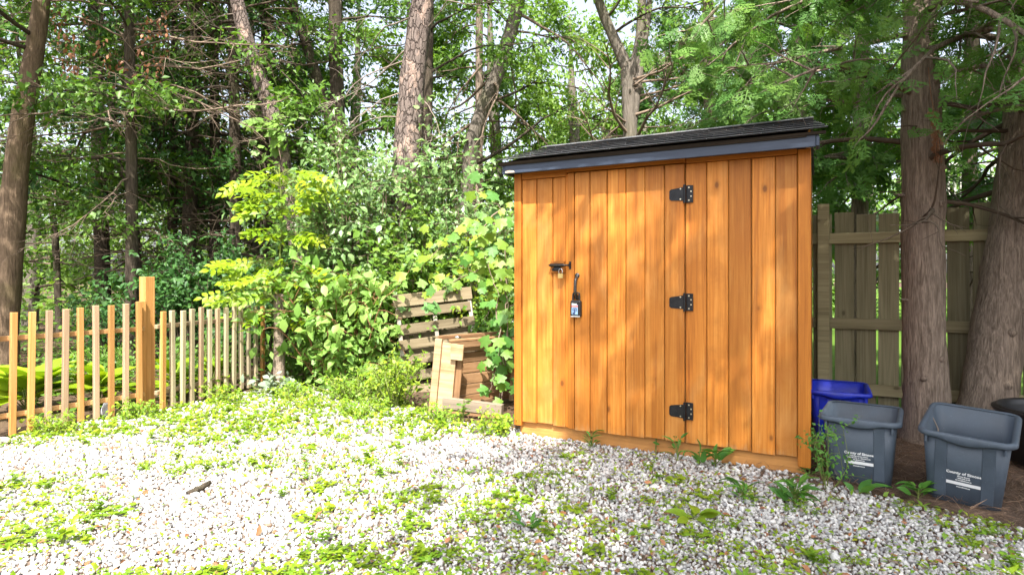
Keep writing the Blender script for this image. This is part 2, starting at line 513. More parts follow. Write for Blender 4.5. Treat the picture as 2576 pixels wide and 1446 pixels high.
M['leaf_dog'] = leafmat('leaf_dogwood', [(0.17, 0.31, 0.06), (0.23, 0.38, 0.09), (0.13, 0.27, 0.04), (0.27, 0.40, 0.09)], 0.38)
M['leaf_grey'] = leafmat('leaf_greygreen', [(0.13, 0.24, 0.07), (0.19, 0.31, 0.11), (0.10, 0.21, 0.05), (0.24, 0.35, 0.13)], 0.3, rough=0.38, spec=0.5)
M['leaf_ash'] = leafmat('leaf_ash', [(0.21, 0.34, 0.015), (0.29, 0.40, 0.015), (0.17, 0.30, 0.018), (0.35, 0.42, 0.02)], 0.45, (1.1, 1.15, 0.4))
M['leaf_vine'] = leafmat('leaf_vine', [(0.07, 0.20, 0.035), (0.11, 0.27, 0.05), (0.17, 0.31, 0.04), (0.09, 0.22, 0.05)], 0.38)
M['leaf_vine_lit'] = leafmat('leaf_vine_lit_yellow', [(0.17, 0.31, 0.03), (0.27, 0.37, 0.04), (0.13, 0.28, 0.05), (0.34, 0.39, 0.03)], 0.42)  # yellower, brighter copy of leaf_vine; sunlit look put into the colour
M['leaf_cedar'] = leafmat('leaf_cedar', [(0.075, 0.19, 0.035), (0.11, 0.25, 0.045), (0.16, 0.29, 0.045), (0.09, 0.21, 0.045)], 0.38, (1.2, 1.2, 0.6))
M['leaf_brown'] = leafmat('leaf_brown', [(0.30, 0.13, 0.06), (0.38, 0.18, 0.09), (0.24, 0.11, 0.06)], 0.2, (1.1, 0.9, 0.6))
M['needles'] = leafmat('dry_needles', [(0.16, 0.085, 0.05), (0.24, 0.15, 0.095), (0.11, 0.07, 0.045), (0.28, 0.19, 0.13)], 0.1)
M['leaf_weed'] = leafmat('leaf_weed', [(0.13, 0.27, 0.022), (0.20, 0.34, 0.028), (0.27, 0.38, 0.025), (0.16, 0.30, 0.03)], 0.35)
M['leaf_ground'] = leafmat('leaf_ground', [(0.14, 0.29, 0.02), (0.21, 0.35, 0.025), (0.29, 0.39, 0.02), (0.17, 0.31, 0.03), (0.34, 0.36, 0.03)], 0.35)
M['leaf_weed2'] = leafmat('leaf_weed_deep', [(0.06, 0.18, 0.03), (0.09, 0.24, 0.04), (0.12, 0.28, 0.04)], 0.33)
M['leaf_yellow'] = leafmat('leaf_yellow_weed', [(0.20, 0.33, 0.025), (0.29, 0.39, 0.025), (0.15, 0.29, 0.025)], 0.38)
M['leaf_hosta'] = leafmat('leaf_hosta', [(0.26, 0.37, 0.015), (0.20, 0.33, 0.02), (0.32, 0.42, 0.02)], 0.4)
M['leaf_silver'] = leafmat('leaf_silver', [(0.22, 0.28, 0.20), (0.28, 0.34, 0.25), (0.17, 0.24, 0.16)], 0.2)

def plastic(name, c, rough=0.42):
    m, nt, bs, out = new_mat(name)
    v = coords(nt, (1, 1, 1))
    n = noise(nt, v, 9.0, 6, 0.7)
    n2 = noise(nt, v, 120.0, 2, 0.6)
    cc = ramp(nt, n, [(0.3, [x * .82 for x in c]), (0.72, [x * 1.15 for x in c])])
    cc = mixc(nt, ramp(nt, n2, [(0.66, (0, 0, 0)), (0.74, (0.5, 0.5, 0.5))]), cc, [min(1, x * 2.2 + .02) for x in c])
    nt.links.new(cc, bs.inputs["Base Color"])
    nt.links.new(ramp(nt, n, [(0.3, (rough,) * 3), (0.7, (rough + .25,) * 3)]), bs.inputs["Roughness"])
    return m
M['grey_plastic'] = plastic('grey_bin_plastic', (0.062, 0.083, 0.112))
M['blue_plastic'] = plastic('blue_bin_plastic', (0.006, 0.022, 0.42), 0.35)

def shingle_mat():
    m, nt, bs, out = new_mat('asphalt_shingle')
    v = coords(nt, (1, 1, 1))
    n1 = noise(nt, v, 260.0, 2, 0.7)
    n2 = noise(nt, v, 6.0, 4, 0.6)
    c = ramp(nt, n1, [(0.35, (0.075, 0.079, 0.088)), (0.68, (0.19, 0.193, 0.203))])
    c = mixc(nt, ramp(nt, n2, [(0.5, (0, 0, 0)), (0.75, (0.55, 0.55, 0.55))]), c, (0.20, 0.175, 0.15))
    nt.links.new(c, bs.inputs["Base Color"])
    bs.inputs["Roughness"].default_value = 0.85
    bump(nt, bs, n1, 0.5, 0.003)
    return m
M['shingle'] = shingle_mat()
M['bitumen'] = plain('bitumen_edge', (0.018, 0.018, 0.019), .9, 0, .2, 40, .1)

def ground_mat(name, stops, scale, bumpd=0.03, detail=8):
    m, nt, bs, out = new_mat(name)
    v = coords(nt, (1, 1, 1), False)
    n1 = noise(nt, v, scale, detail, 0.7)
    n2 = noise(nt, v, scale * 14, 4, 0.7)
    f = math_n(nt, 'ADD', math_n(nt, 'MULTIPLY', n1, 0.5), math_n(nt, 'MULTIPLY', n2, 0.5))
    nt.links.new(ramp(nt, f, stops), bs.inputs["Base Color"])
    bs.inputs["Roughness"].default_value = 0.95
    bs.inputs["Specular IOR Level"].default_value = 0.1
    bump(nt, bs, f, 0.8, bumpd)
    return m
M['soil'] = ground_mat('forest_soil', [(0.3, (0.04, 0.028, 0.02)), (0.5, (0.10, 0.068, 0.045)), (0.7, (0.17, 0.11, 0.07))], 2.0)
M['gravel_dirt'] = ground_mat('gravel_dirt', [(0.3, (0.06, 0.042, 0.03)), (0.5, (0.14, 0.10, 0.075)), (0.7, (0.24, 0.19, 0.15))], 3.0, 0.01)
M['lawn'] = ground_mat('lawn_grass', [(0.3, (0.04, 0.09, 0.012)), (0.5, (0.075, 0.14, 0.02)), (0.7, (0.11, 0.18, 0.03))], 1.5)
M['mulch'] = ground_mat('needle_mulch', [(0.3, (0.045, 0.030, 0.022)), (0.5, (0.12, 0.083, 0.062)), (0.7, (0.21, 0.15, 0.115))], 7.0, 0.02)

def stone_mat():
    m, nt, bs, out = new_mat('white_gravel')
    at = N(nt, "ShaderNodeAttribute"); at.attribute_name = "v"
    c = ramp(nt, at.outputs["Fac"], [(0.0, (0.24, 0.15, 0.10)), (0.07, (0.28, 0.23, 0.20)), (0.12, (0.27, 0.27, 0.28)), (0.35, (0.47, 0.465, 0.455)), (0.7, (0.58, 0.575, 0.56)), (1.0, (0.69, 0.68, 0.66))])
    v = coords(nt, (1, 1, 1), False)
    n = noise(nt, v, 90.0, 3, 0.6)
    c = mixc(nt, ramp(nt, n, [(0.45, (0, 0, 0)), (0.75, (0.45, 0.45, 0.45))]), c, (0.26, 0.22, 0.18))
    nt.links.new(c, bs.inputs["Base Color"])
    bs.inputs["Roughness"].default_value = 0.75
    bs.inputs["Specular IOR Level"].default_value = 0.25
    return m
M['stones'] = stone_mat()

# ------------------------------------------------------------------ the ground
def sheet(name, pts, z, mat, sub=0, label=None):
    bm = bmesh.new()
    f = bm.faces.new([bm.verts.new((x, y, z)) for x, y in pts])
    o = link(name, bm_mesh(name, bm, mat))
    tag(o, label, kind='structure')
    return o
sheet('ground', [(-150, -60), (150, -60), (150, 300), (-150, 300)], 0.0, M['soil'])
GRAVEL = [(-3.95, 3.9), (-3.45, 5.05), (-3.05, 5.5), (-2.62, 6.35), (-1.9, 6.35), (-1.0, 5.6), (-0.55, 4.95), (-0.05, 4.7), (0.9, 4.45),
          (1.78, 3.72), (1.85, 3.46), (2.3, 2.98), (2.7, 2.62), (3.4, 2.1), (4.4, 0.6), (4.4, -3.0), (-6.5, -3.0), (-6.5, 1.0), (-4.9, 2.6)]
sheet('gravel_bed', GRAVEL, 0.004, M['gravel_dirt'])
sheet('lawn', [(2.0, 6.1), (5.4, 4.33), (14.0, -0.2), (40.0, 0.0), (40.0, 60.0), (2.0, 60.0)], 0.004, M['lawn'])
sheet('mulch_bed', [(1.95, 3.55), (2.3, 3.02), (2.7, 2.66), (3.4, 2.14), (5.6, 0.9), (7.2, 2.8), (2.62, 5.28)], 0.004, M['mulch'])

def in_poly(x, y, poly):
    inside = np.zeros(len(x), bool)
    n = len(poly)
    for i in range(n):
        x1, y1 = poly[i]; x2, y2 = poly[(i + 1) % n]
        c = ((y1 > y) != (y2 > y)) & (x < (x2 - x1) * (y - y1) / (y2 - y1 + 1e-12) + x1)
        inside ^= c
    return inside

# ------------------------------------------------------------------ the shed
EX, EY = 0.887, -0.462
P0 = (0.03, 4.55)
SW = 2.013
SD = 1.44
shed = thing('garden_shed', 'orange stained wooden shed with dark shingled roof and plank door', 'shed', (P0[0], P0[1], 0), math.atan2(EY, EX))
def U(px, v=-0.02):
    t = (px - CX) / F          # (P0x + EX u - EY v) = t (P0y + EY u + EX v)
    return (t * (P0[1] + EX * v) - P0[0] + EY * v) / (EX - EY * t)
def ZS(px, py, v=-0.02):
    u = U(px, v)
    return EYE - (py - HY) / F * (P0[1] + EY * u + EX * v)
rng = np.random.RandomState(11)
WT = 2.0
box('skirt', (0.03, SW - 0.03, 0.012, 0.05, -0.02, 0.16), M['skirt'], shed, 0.004)
box('side_wall', (0.012, 0.03, 0.052, SD, 0.02, WT + 0.02), M['stain'], shed)
box('side_wall', (SW - 0.03, SW - 0.012, 0.052, SD, 0.02, WT + 0.02), M['stain'], shed)
box('back_wall', (0.033, SW - 0.033, SD - 0.02, SD - 0.002, 0.02, WT + 0.02), M['stain'], shed)
for s_, u0 in ((0, 0.016), (1, SW - 0.016)):       # gable ends under the roof
    bm = bmesh.new()
    vs = [bm.verts.new((u0, v, z)) for v, z in ((0.0, 2.022), (SD, 2.022), (SD / 2, 2.262))]
    vs2 = [bm.verts.new((u0 + (0.012 if s_ == 0 else -0.012), v, z)) for v, z in ((0.0, 2.022), (SD, 2.022), (SD / 2, 2.262))]
    bm.faces.new(vs); bm.faces.new(vs2[::-1])
    for i in range(3):
        j = (i + 1) % 3
        bm.faces.new((vs[i], vs2[i], vs2[j], vs[j]))
    bmesh.ops.recalc_face_normals(bm, faces=bm.faces[:])
    link('gable', bm_mesh('gable', bm, M['stain']), shed)
wall = box('front_wall', (0.035, SW - 0.035, 0.004, 0.010, 0.165, 1.99), M['skirt'], shed, 0)
def board_run(edges, zb, zt, v0, v1, parent, mat, zj=0.006):
    for a, b in zip(edges[:-1], edges[1:]):
        g = 0.0022
        zb_ = zb + rng.uniform(-zj, zj)
        o = box('board', (a + g, b - g, v0 + rng.uniform(-0.0015, 0.0015), v1, zb_, zt), mat, parent, 0.004)
        o.rotation_euler = (0, rng.uniform(-0.0008, 0.0008), 0)
eL = [U(p) for p in (1313, 1350, 1390, 1423)]
eD = [U(p, -0.04) for p in (1445, 1484, 1527, 1574, 1622, 1672, 1722)]
eR = [U(p) for p in (1724, 1778, 1833, 1890.5, 1950.5, 2007)]
board_run(eL, 0.118, 1.935, -0.018, 0.002, wall, M['stain'])
board_run(eR, 0.105, 1.955, -0.018, 0.002, wall, M['stain'])
# trims
box('corner_trim', (0.0, eL[0] - 0.001, -0.032, 0.012, 0.085, 1.985), M['stain_trim'], shed, 0.004)
box('corner_trim', (eR[-1] + 0.001, SW, -0.032, 0.012, 0.055, 1.985), M['stain_trim'], shed, 0.004)
box('side_trim', (0.0, 0.011, 0.0145, 0.09, 0.085, 1.985), M['stain_trim'], shed, 0.003)
box('side_trim', (SW - 0.011, SW, 0.0145, 0.09, 0.055, 1.985), M['stain_trim'], shed, 0.003)
box('door_jamb', (eL[-1] + 0.001, U(1431), -0.022, 0.003, 0.115, 1.955), M['stain_trim'], shed, 0.003)
fz = box('frieze_board', (eL[0] + 0.002, eL[-1] + 0.01, -0.026, 0.002, 1.938, 1.99), M['stain_h'], shed, 0.003)
box('frieze_board', (eL[-1] + 0.012, eD[-1] + 0.004, -0.034, 0.002, 1.962, 1.992), M['stain_h'], shed, 0.003)
box('frieze_board', (eD[-1] + 0.006, eR[-1] - 0.002, -0.026, 0.002, 1.958, 1.99), M['stain_h'], shed, 0.003)
# the door
door = box('door', (U(1432), eD[-1] - 0.006, -0.020, -0.004, 0.14, 1.93), M['skirt'], shed, 0)
board_run(eD, 0.112, 1.955, -0.041, -0.0205, door, M['stain'], 0.008)
box('edge_strip', (U(1432.5), eD[0] - 0.0015, -0.047, -0.0205, 0.115, 1.955), M['stain_trim'], door, 0.003)
def hinge(zc):
    bm = bmesh.new()
    u0 = eD[-1]
    def plate(pts, y0, y1, mat):
        a = [bm.verts.new((x, y0, z)) for x, z in pts]; b = [bm.verts.new((x, y1, z)) for x, z in pts]
        bm.faces.new(a).material_index = mat; bm.faces.new(b[::-1]).material_index = mat
        for i in range(len(pts)):
            j = (i + 1) % len(pts)
            bm.faces.new((a[j], a[i], b[i], b[j])).material_index = mat
    L = 0.098
    plate([(u0 - L, zc - 0.030), (u0 - L + 0.012, zc - 0.040), (u0 - 0.006, zc - 0.045), (u0 - 0.006, zc + 0.045), (u0 - L + 0.012, zc + 0.033), (u0 - L, zc + 0.024)], -0.0465, -0.042, 0)
    plate([(u0 + 0.008, zc - 0.058), (u0 + 0.052, zc - 0.056), (u0 + 0.052, zc + 0.056), (u0 + 0.008, zc + 0.058)], -0.0290, -0.0195, 0)
    V, t, q = tube([(u0 + 0.001, -0.046, zc - 0.060), (u0 + 0.001, -0.046, zc + 0.060)], 0.0085, 10)
    vs = [bm.verts.new(v) for v in V]
    for f in list(t) + list(q):
        bm.faces.new([vs[i] for i in f])
    for (du, dz, y) in ((-0.025, .034, -.0478), (-0.025, -.034, -.0478), (-.085, .018, -.0478), (-.085, -.024, -.0478), (-.055, -.003, -.0478),
                        (.026, .042, -.0303), (.040, .016, -.0303), (.040, -.016, -.0303), (.026, -.042, -.0303)):
        dark = du < -0.05
        V, t, q = tube([(u0 + du, y, zc + dz), (u0 + du, y + 0.003, zc + dz)], 0.0052, 8)
        vs = [bm.verts.new(v) for v in V]
        for f in list(t) + list(q):
            bm.faces.new([vs[i] for i in f]).material_index = 0 if dark else 1
    bmesh.ops.recalc_face_normals(bm, faces=bm.faces[:])
    link('hinge', bm_mesh('hinge', bm, [M['black_metal'], M['screw']]), door)
for py in (488, 760, 1034):
    hinge(ZS(1722, py, -0.04))
# pull handle
def smooth_path(pts, n=24):
    pts = np.asarray(pts, float)
    t = np.linspace(0, len(pts) - 1, n)
    i = np.clip(t.astype(int), 0, len(pts) - 2); f = (t - i)[:, None]
    p0 = pts[np.clip(i - 1, 0, len(pts) - 1)]; p1 = pts[i]; p2 = pts[i + 1]; p3 = pts[np.clip(i + 2, 0, len(pts) - 1)]
    return 0.5 * (2 * p1 + (p2 - p0) * f + (2 * p0 - 5 * p1 + 4 * p2 - p3) * f ** 2 + (3 * p1 - p0 - 3 * p2 + p3) * f ** 3)
hu, hz1, hz0 = U(1452, -0.045), ZS(1452, 693, -0.045), ZS(1452, 748, -0.045)
g = Geo()
g.tube(smooth_path([(hu, -0.044, hz1 + .005), (hu, -0.05, hz1 - .01), (hu, -0.078, hz1 - .035), (hu, -0.083, (hz0 + hz1) / 2), (hu, -0.078, hz0 + .03), (hu, -0.05, hz0 + .005), (hu, -0.044, hz0 - .01)], 26),
       np.array([.010] * 3 + [.0105] * 20 + [.010] * 3), 10, True)
for z in (hz1, hz0):
    g.tube([(hu, -0.0415, z), (hu, -0.0475, z)], [0.019, 0.017], 12, True)
    g.tube([(hu, -0.047, z + .003), (hu, -0.0505, z + .003)], [0.007, 0.005], 8, True)
g.build('handle', M['worn_iron'], door, True)
# slide bolt on its block
lz = ZS(1404, 672, -0.03)
ul, ur = U(1386, -0.03), U(1421, -0.03)
bolt = box('slide_bolt', (ul, ur, -0.036, -0.0195, lz - 0.042, lz + 0.045), M['stain_h'], shed, 0.003)
tag(bolt, 'black slide bolt on a small wooden block')
bm = bmesh.new()
bm_box(bm, ul - 0.004, ur - 0.004, -0.047, -0.0362, lz + 0.002, lz + 0.026, 0.004)
bm_box(bm, ul + 0.025, ur - 0.03, -0.046, -0.0363, lz - 0.028, lz + 0.001, 0.003)
bm_box(bm, ul + 0.014, ul + 0.0235, -0.044, -0.0364, lz - 0.026, lz - 0.008, 0.001)
link('bolt_case', bm_mesh('bolt_case', bm, M['black_metal']), bolt)
g = Geo()
g.tube([(ul - 0.006, -0.053, lz + 0.014), (U(1436, -.05), -0.053, lz + 0.014)], 0.0065, 10, True)
g.build('rod', M['worn_iron'], bolt, True)
bm = bmesh.new()
uk = U(1434, -.05)
bm_box(bm, uk - 0.008, uk + 0.008, -0.0495, -0.0475, lz - 0.016, lz + 0.04, 0.001)
bm_box(bm, uk - 0.0075, uk + 0.0075, -0.064, -0.0497, lz + 0.001, lz + 0.027, 0.003)
link('keeper', bm_mesh('keeper', bm, M['black_metal']), bolt)

SH = Matrix.Translation((P0[0], P0[1], 0)) @ Matrix.Rotation(math.atan2(EY, EX), 4, 'Z')
def on_shed(name, label, cat, u, v, z):
    o = thing(name, label, cat, SH @ Vector((u, v, z)), math.atan2(EY, EX))
    return o
pu, pz = U(1410, -0.06), ZS(1410, 694, -0.06)
lock = on_shed('padlock', 'small brass padlock hanging from the black slide bolt', 'padlock', pu, -0.058, pz - 0.018)
box('body', (-0.020, 0.020, -0.009, 0.009, 0.0, 0.036), M['brass'], lock, 0.003)
g = Geo()
g.tube(smooth_path([(-.013, 0, .034), (-.013, 0, .055), (-.007, 0, .068), (.007, 0, .068), (.013, 0, .055), (.013, 0, .034)], 20), 0.0032, 8, True)
g.build('shackle', M['steel'], lock, True)
ku, kz = U(1448.5, -0.07), ZS(1448.5, 797, -0.07)
kb = on_shed('key_lock_box', 'black key lock box with pale blue sticker hanging on the door handle', 'lock box', ku, -0.062, kz)
bm = bmesh.new()
bm_box(bm, -0.040, 0.040, -0.020, 0.0195, 0.0, 0.118, 0.012, seg=3)
bm_box(bm, -0.030, 0.030, -0.024, -0.0195, 0.098, 0.110, 0.003)
link('body', bm_mesh('body', bm, M['black_plastic']), kb)
box('bottom_strip', (-0.034, 0.034, -0.0215, 0.012, 0.001, 0.0065), M['white_print'], kb, 0.001)
g = Geo()
g.tube(smooth_path([(-.025, 0, .11), (-.025, 0, .15), (-.018, 0, .170), (.018, 0, .170), (.025, 0, .15), (.025, 0, .11)], 22), 0.006, 8, True)
g.build('shackle', M['black_plastic'], kb, True)
st = box('sticker', (-0.026, 0.020, -0.0215, -0.0202, 0.018, 0.088), M['sticker_blue'], kb, 0)
box('red_band', (-0.026, 0.020, -0.0225, -0.0217, 0.070, 0.084), M['sticker_red'], st, 0)
bm = bmesh.new()
for (a, b, c, d) in ((-.020, -.012, .040, .064), (.006, .012, .040, .064), (-.008, .002, .034, .058), (-.012, .006, .062, .066), (-.020, .000, .020, .034)):
    bm_box(bm, a, b, -0.0223, -0.0217, c, d, 0)
link('diagram', bm_mesh('diagram', bm, M['sticker_dark']), st)

def text_mesh(body, size, mat, name, parent, mtx, bold=0.0, align='CENTER'):
    cu = bpy.data.curves.new(name, 'FONT')
    cu.body = body; cu.size = size; cu.align_x = align; cu.offset = bold; cu.extrude = 0.0003
    cu.resolution_u = 2
    tmp = bpy.data.objects.new('tmp', cu)
    col.objects.link(tmp)
    dg = bpy.context.evaluated_depsgraph_get()
    me = bpy.data.meshes.new_from_object(tmp.evaluated_get(dg))
    bpy.data.objects.remove(tmp); bpy.data.curves.remove(cu)
    me.name = name
    me.transform(mtx)
    me.materials.clear(); me.materials.append(mat)
    return link(name, me, parent)
RX = Matrix.Rotation(math.radians(90), 4, 'X')
text_mesh('Master', 0.014, M['white_print'], 'lettering', st, Matrix.Translation((-0.006, -0.0222, 0.089)) @ RX, 0.0006)

# roof
ev, ez, rv, rz_ = -0.185, 2.052, 0.72, 2.322
ul_, ur_ = -0.075, SW + 0.09
def slope_box(bm, u0, u1, s0, s1, n0, n1, back=False, bev=0.002, tilt=0.0):
    ang = math.atan2(rz_ - ez, rv - ev)
    if not back:
        m = Matrix.Translation((0, ev, ez)) @ Matrix.Rotation(ang, 4, 'X')
    else:
        m = Matrix.Translation((0, 2 * rv - ev, ez)) @ Matrix.Rotation(math.pi, 4, 'Z') @ Matrix.Rotation(ang, 4, 'X')
        u0, u1 = -u1, -u0
    if tilt:
        m = m @ Matrix.Translation((0, s0, 0)) @ Matrix.Rotation(tilt, 4, 'X') @ Matrix.Translation((0, -s0, 0))
    bm_box(bm, u0, u1, s0, s1, n0, n1, bev, mtx=m)
SL = math.hypot(rz_ - ez, rv - ev)
bm = bmesh.new()
slope_box(bm, ul_ + .02, ur_ - .11, 0.012, SL, -0.030, -0.012)
slope_box(bm, ul_ + .02, ur_ - .11, 0.012, SL - 0.012, -0.030, -0.012, True)
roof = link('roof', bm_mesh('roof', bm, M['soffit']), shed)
ang_r = math.atan2(rz_ - ez, rv - ev)
expo = SL / 6.0
for r in range(6):
    tw = 0.305  # tab width
    e = ul_ + rng.uniform(-0.008, 0.008); x = e + tw * (0.5 if r % 2 else 1.0) + rng.uniform(-.02, .02)
    edges = [e]
    while x < ur_ - 0.17:
        edges.append(x); x += tw + rng.uniform(-.012, .012)
    edges.append(ur_ - .085 * r / 5 + rng.uniform(-0.006, 0.006))
    for a, b in zip(edges[:-1], edges[1:]):
        bm = bmesh.new()
        j = rng.uniform(-.004, .004)
        slope_box(bm, a + 0.0015, b - 0.0015, r * expo - (0.012 if r == 0 else 0.0) + j, min(r * expo + expo * 1.35, SL - 0.003), 0.0145, 0.0215, False, 0.0008, -0.060)
        bm.normal_update()
        for f in bm.faces:
            if f.normal.y < -.75: f.material_index = 1
        link('shingle', bm_mesh('shingle', bm, [M['shingle'], M['bitumen']]), roof)
for r in range(6):
    bm = bmesh.new()
    slope_box(bm, ul_, ur_ - .09, r * expo, min(r * expo + expo * 1.35, SL - 0.003), 0.0145, 0.0215, True, 0.0008, -0.060)
    link('shingle', bm_mesh('shingle', bm, M['shingle']), roof)
for i in range(9):
    a = ul_ + (ur_ - .105 - ul_) * i / 9; b = ul_ + (ur_ - .105 - ul_) * (i + 1) / 9
    bm = bmesh.new()
    slope_box(bm, a + .001, b + .02, SL - 0.10, SL + 0.003, 0.0235, 0.0290, False, 0.001)
    slope_box(bm, a + .001, b + .02, SL - 0.10, SL + 0.003, 0.0235, 0.0290, True, 0.001)
    link('ridge_cap', bm_mesh('ridge_cap', bm, M['shingle']), roof)
box('starter_board', (ul_ + .01, ur_ - .01, ev + 0.014, ev + 0.030, 2.036, 2.054), M['soffit'], roof, 0.002)
fas = box('fascia', (U(1269, -.15), U(2052, -.15), -0.155, -0.137, 1.968, 2.041), M['fascia'], roof, 0.003)
box('fascia_end', (U(1269, -.15) - 0.020, U(1269, -.15) - 0.001, -0.150, 0.2, 1.968, 2.04), M['fascia'], roof, 0.003)
box('fascia_end', (U(2052, -.15) + 0.001, U(2052, -.15) + 0.020, -0.150, -0.03, 1.972, 2.04), M['fascia'], roof, 0.003)
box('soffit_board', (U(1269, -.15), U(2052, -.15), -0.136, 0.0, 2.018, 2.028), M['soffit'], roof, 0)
bm = bmesh.new()
u0 = U(1272, -.15)
vs = [bm.verts.new((x, -0.1562, z)) for x, z in ((u0, 1.9745), (u0 + .078, 1.9745), (u0 + .07, 1.986), (u0 + .035, 1.992), (u0 + .001, 1.987))]
vs2 = [bm.verts.new((v.co.x, -0.1552, v.co.z)) for v in vs]
bm.faces.new(vs); bm.faces.new(vs2[::-1])
for i in range(5):
    bm.faces.new((vs[(i + 1) % 5], vs[i], vs2[i], vs2[(i + 1) % 5]))
link('bare_patch', bm_mesh('bare_patch', bm, M['bare_wood']), fas)

# ------------------------------------------------------------------ picket fence on the left
def picket_fence():
    rg = np.random.RandomState(5)
    A0, A1 = np.array((-3.754, 4.48)), np.array((-3.267, 5.23))
    B0, B1 = np.array((-3.124, 5.335)), np.array((-2.74, 6.55))
    post = np.array((-3.30, 5.40))
    th = thing('picket_fence', 'low picket fence with one tall square post and greying slats', 'fence', (post[0], post[1], 0))
    def loc(p): return (p[0] - post[0], p[1] - post[1])
    ang_a = math.atan2(*(A1 - A0)[::-1]); ang_b = math.atan2(*(B1 - B0)[::-1])
    def stick(name, p, w, dd, z0, z1, ang, mat, lean=0.0, parent=th):
        o = box(name, (-w / 2, w / 2, -dd / 2, dd / 2, 0, z1 - z0), mat, parent, 0.003)
        o.location = (*loc(p), z0); o.rotation_euler = (rg.uniform(-.012, .012), lean, ang)
        return o
    stick('post', post, 0.089, 0.089, 0.0, 1.205, ang_a + 0.15, M['picket_new'])
    step = (A1 - A0) / 8
    for i in range(-3, 9):
        mat = M['picket_new'] if i in (0, 1, 6, 8) else (M['picket_old'] if rg.rand() < .8 else M['picket_new'])
        stick('picket', A0 + step * i, 0.040, 0.036, 0.012 + rg.uniform(0, .02), 0.935 + .006 * i + rg.uniform(-.006, .006), ang_a, mat, 0.012 if i < 4 else 0.0)
    stick('picket', np.array((-3.29, 5.315)), 0.040, 0.036, 0.02, 0.99, ang_a, M['picket_new'])
    n = 13
    for i in range(n):
        t = i / (n - 1)
        mat = M['picket_new'] if i in (0, 12) else (M['picket_grey'] if rg.rand() < .65 else M['picket_old'])
        stick('picket', B0 + (B1 - B0) * t, 0.040, 0.034, 0.01 + rg.uniform(0, .02), 0.895 + rg.uniform(-.012, .02), ang_b, mat)
    stick('picket', np.array((-3.17, 5.40)), 0.034, 0.03, 0.02, 0.83, ang_b, M['picket_grey'])
    def rail(p, q, z, mat, off):
        d = (q - p); L = np.linalg.norm(d); nrm = np.array((-d[1], d[0])) / L * off
        o = box('rail', (-0.018, 0.018, 0, L, -0.019, 0.019), mat, th, 0.003)
        o.location = (*loc(p + nrm), z); o.rotation_euler = (0, 0, math.atan2(d[1], d[0]) - math.pi / 2)
    rail(A0 - step * 3.4, A1 + step * .5, 0.745, M['rail_new'], 0.040)
    rail(A0 - step * 3.4, A1 + step * .5, 0.165, M['rail_new'], 0.040)
    rail(B0 - (B1 - B0) * .03, B1 + (B1 - B0) * .03, 0.76, M['rail_old'], 0.040)
    rail(B0 - (B1 - B0) * .03, B1 + (B1 - B0) * .03, 0.17, M['rail_old'], 0.040)
picket_fence()
rng2 = np.random.RandomState(8)
ep = thing('round_post', 'round weathered log post at the far end of the picket fence', 'post', (-2.46, 6.30, 0))
g = Geo()
g.tube(np.stack([np.zeros(8), np.zeros(8), np.linspace(0, 1.02, 8)], 1), 0.058 + rng2.uniform(-.003, .003, 8), 14, True, wob=0.02, rng=rng2)
g.build('post', M['bark_cedar'], ep, True)
g = Geo()
g.tube([(0, 0, 1.0), (0, 0, 1.024)], [0.052, 0.050], 14, True)
g.build('cut_top', M['beam'], ep)

# ------------------------------------------------------------------ board fence on the right
def board_fence():
    rg = np.random.RandomState(9)
    O = (2.80, 5.20)
    th = thing('board_fence', 'tall weathered board fence with open gaps behind the cedar trunks', 'fence', (O[0], O[1], 0), math.atan2(EY, EX))
    s = -1.42
    i = 0
    while s < 5.2:
        w = 0.142 + rg.uniform(-.004, .006)
        zt = 1.75 + 0.012 * math.sin(i * 1.7) + rg.uniform(-.015, .015) + (0.035 if s > 0.75 else 0)
        o = box('board', (0, w, 0.0, 0.018, 0.03, zt), M['backfence'], th, 0.002)
        o.location = (s, 0, 0); o.rotation_euler = (0, rg.uniform(-.006, .006), 0)
        s += w + rg.uniform(0.010, 0.021); i += 1
    for z in (0.25, 0.805, 1.536):
        o = box('rail', (-1.42, 5.2, -0.040, -0.0015, z - 0.046, z + 0.046), M['backrail'], th, 0.003)
    for u in (-0.075, 2.35, 4.75):
        box('post', (u - .045, u + .045, -0.132, -0.042, 0.0, 1.83), M['backrail'], th, 0.004)
board_fence()

# ------------------------------------------------------------------ pallet leaning in the shrubs
def pallet():
    rg = np.random.RandomState(4)
    th = thing('wooden_pallet', 'grey weathered pallet leaning on its side among the shrubs', 'pallet', W(1118, 0, 6.3) * np.array([1, 1, 0]) + np.array((0, 0, 0.02)))
    th.rotation_euler = (math.radians(-11), math.radians(-6), math.radians(9))
    for i, z in enumerate((0.03, 0.185, 0.35, 0.515, 0.68, 0.845, 0.985)):
        h = 0.098 if i < 6 else 0.135
        o = box('slat', (-0.43 + rg.uniform(-.012, .012), 0.40 + rg.uniform(-.02, .012), -0.018, 0.0, z - h / 2, z + h / 2), M['pallet'], th, 0.003)
        o.rotation_euler = (0, rg.uniform(-.015, .015), 0)
    for x in (-0.40, -0.015, 0.375):
        box('stringer', (x - .021, x + .021, 0.002, 0.092, -0.02, 1.04), M['pallet_block'], th, 0.003)
    for z in (0.06, 0.44, 0.60, 0.96):
        box('rear_slat', (-0.42, 0.40, 0.094, 0.110, z - .05, z + .05), M['pallet'], th, 0.003)
pallet()

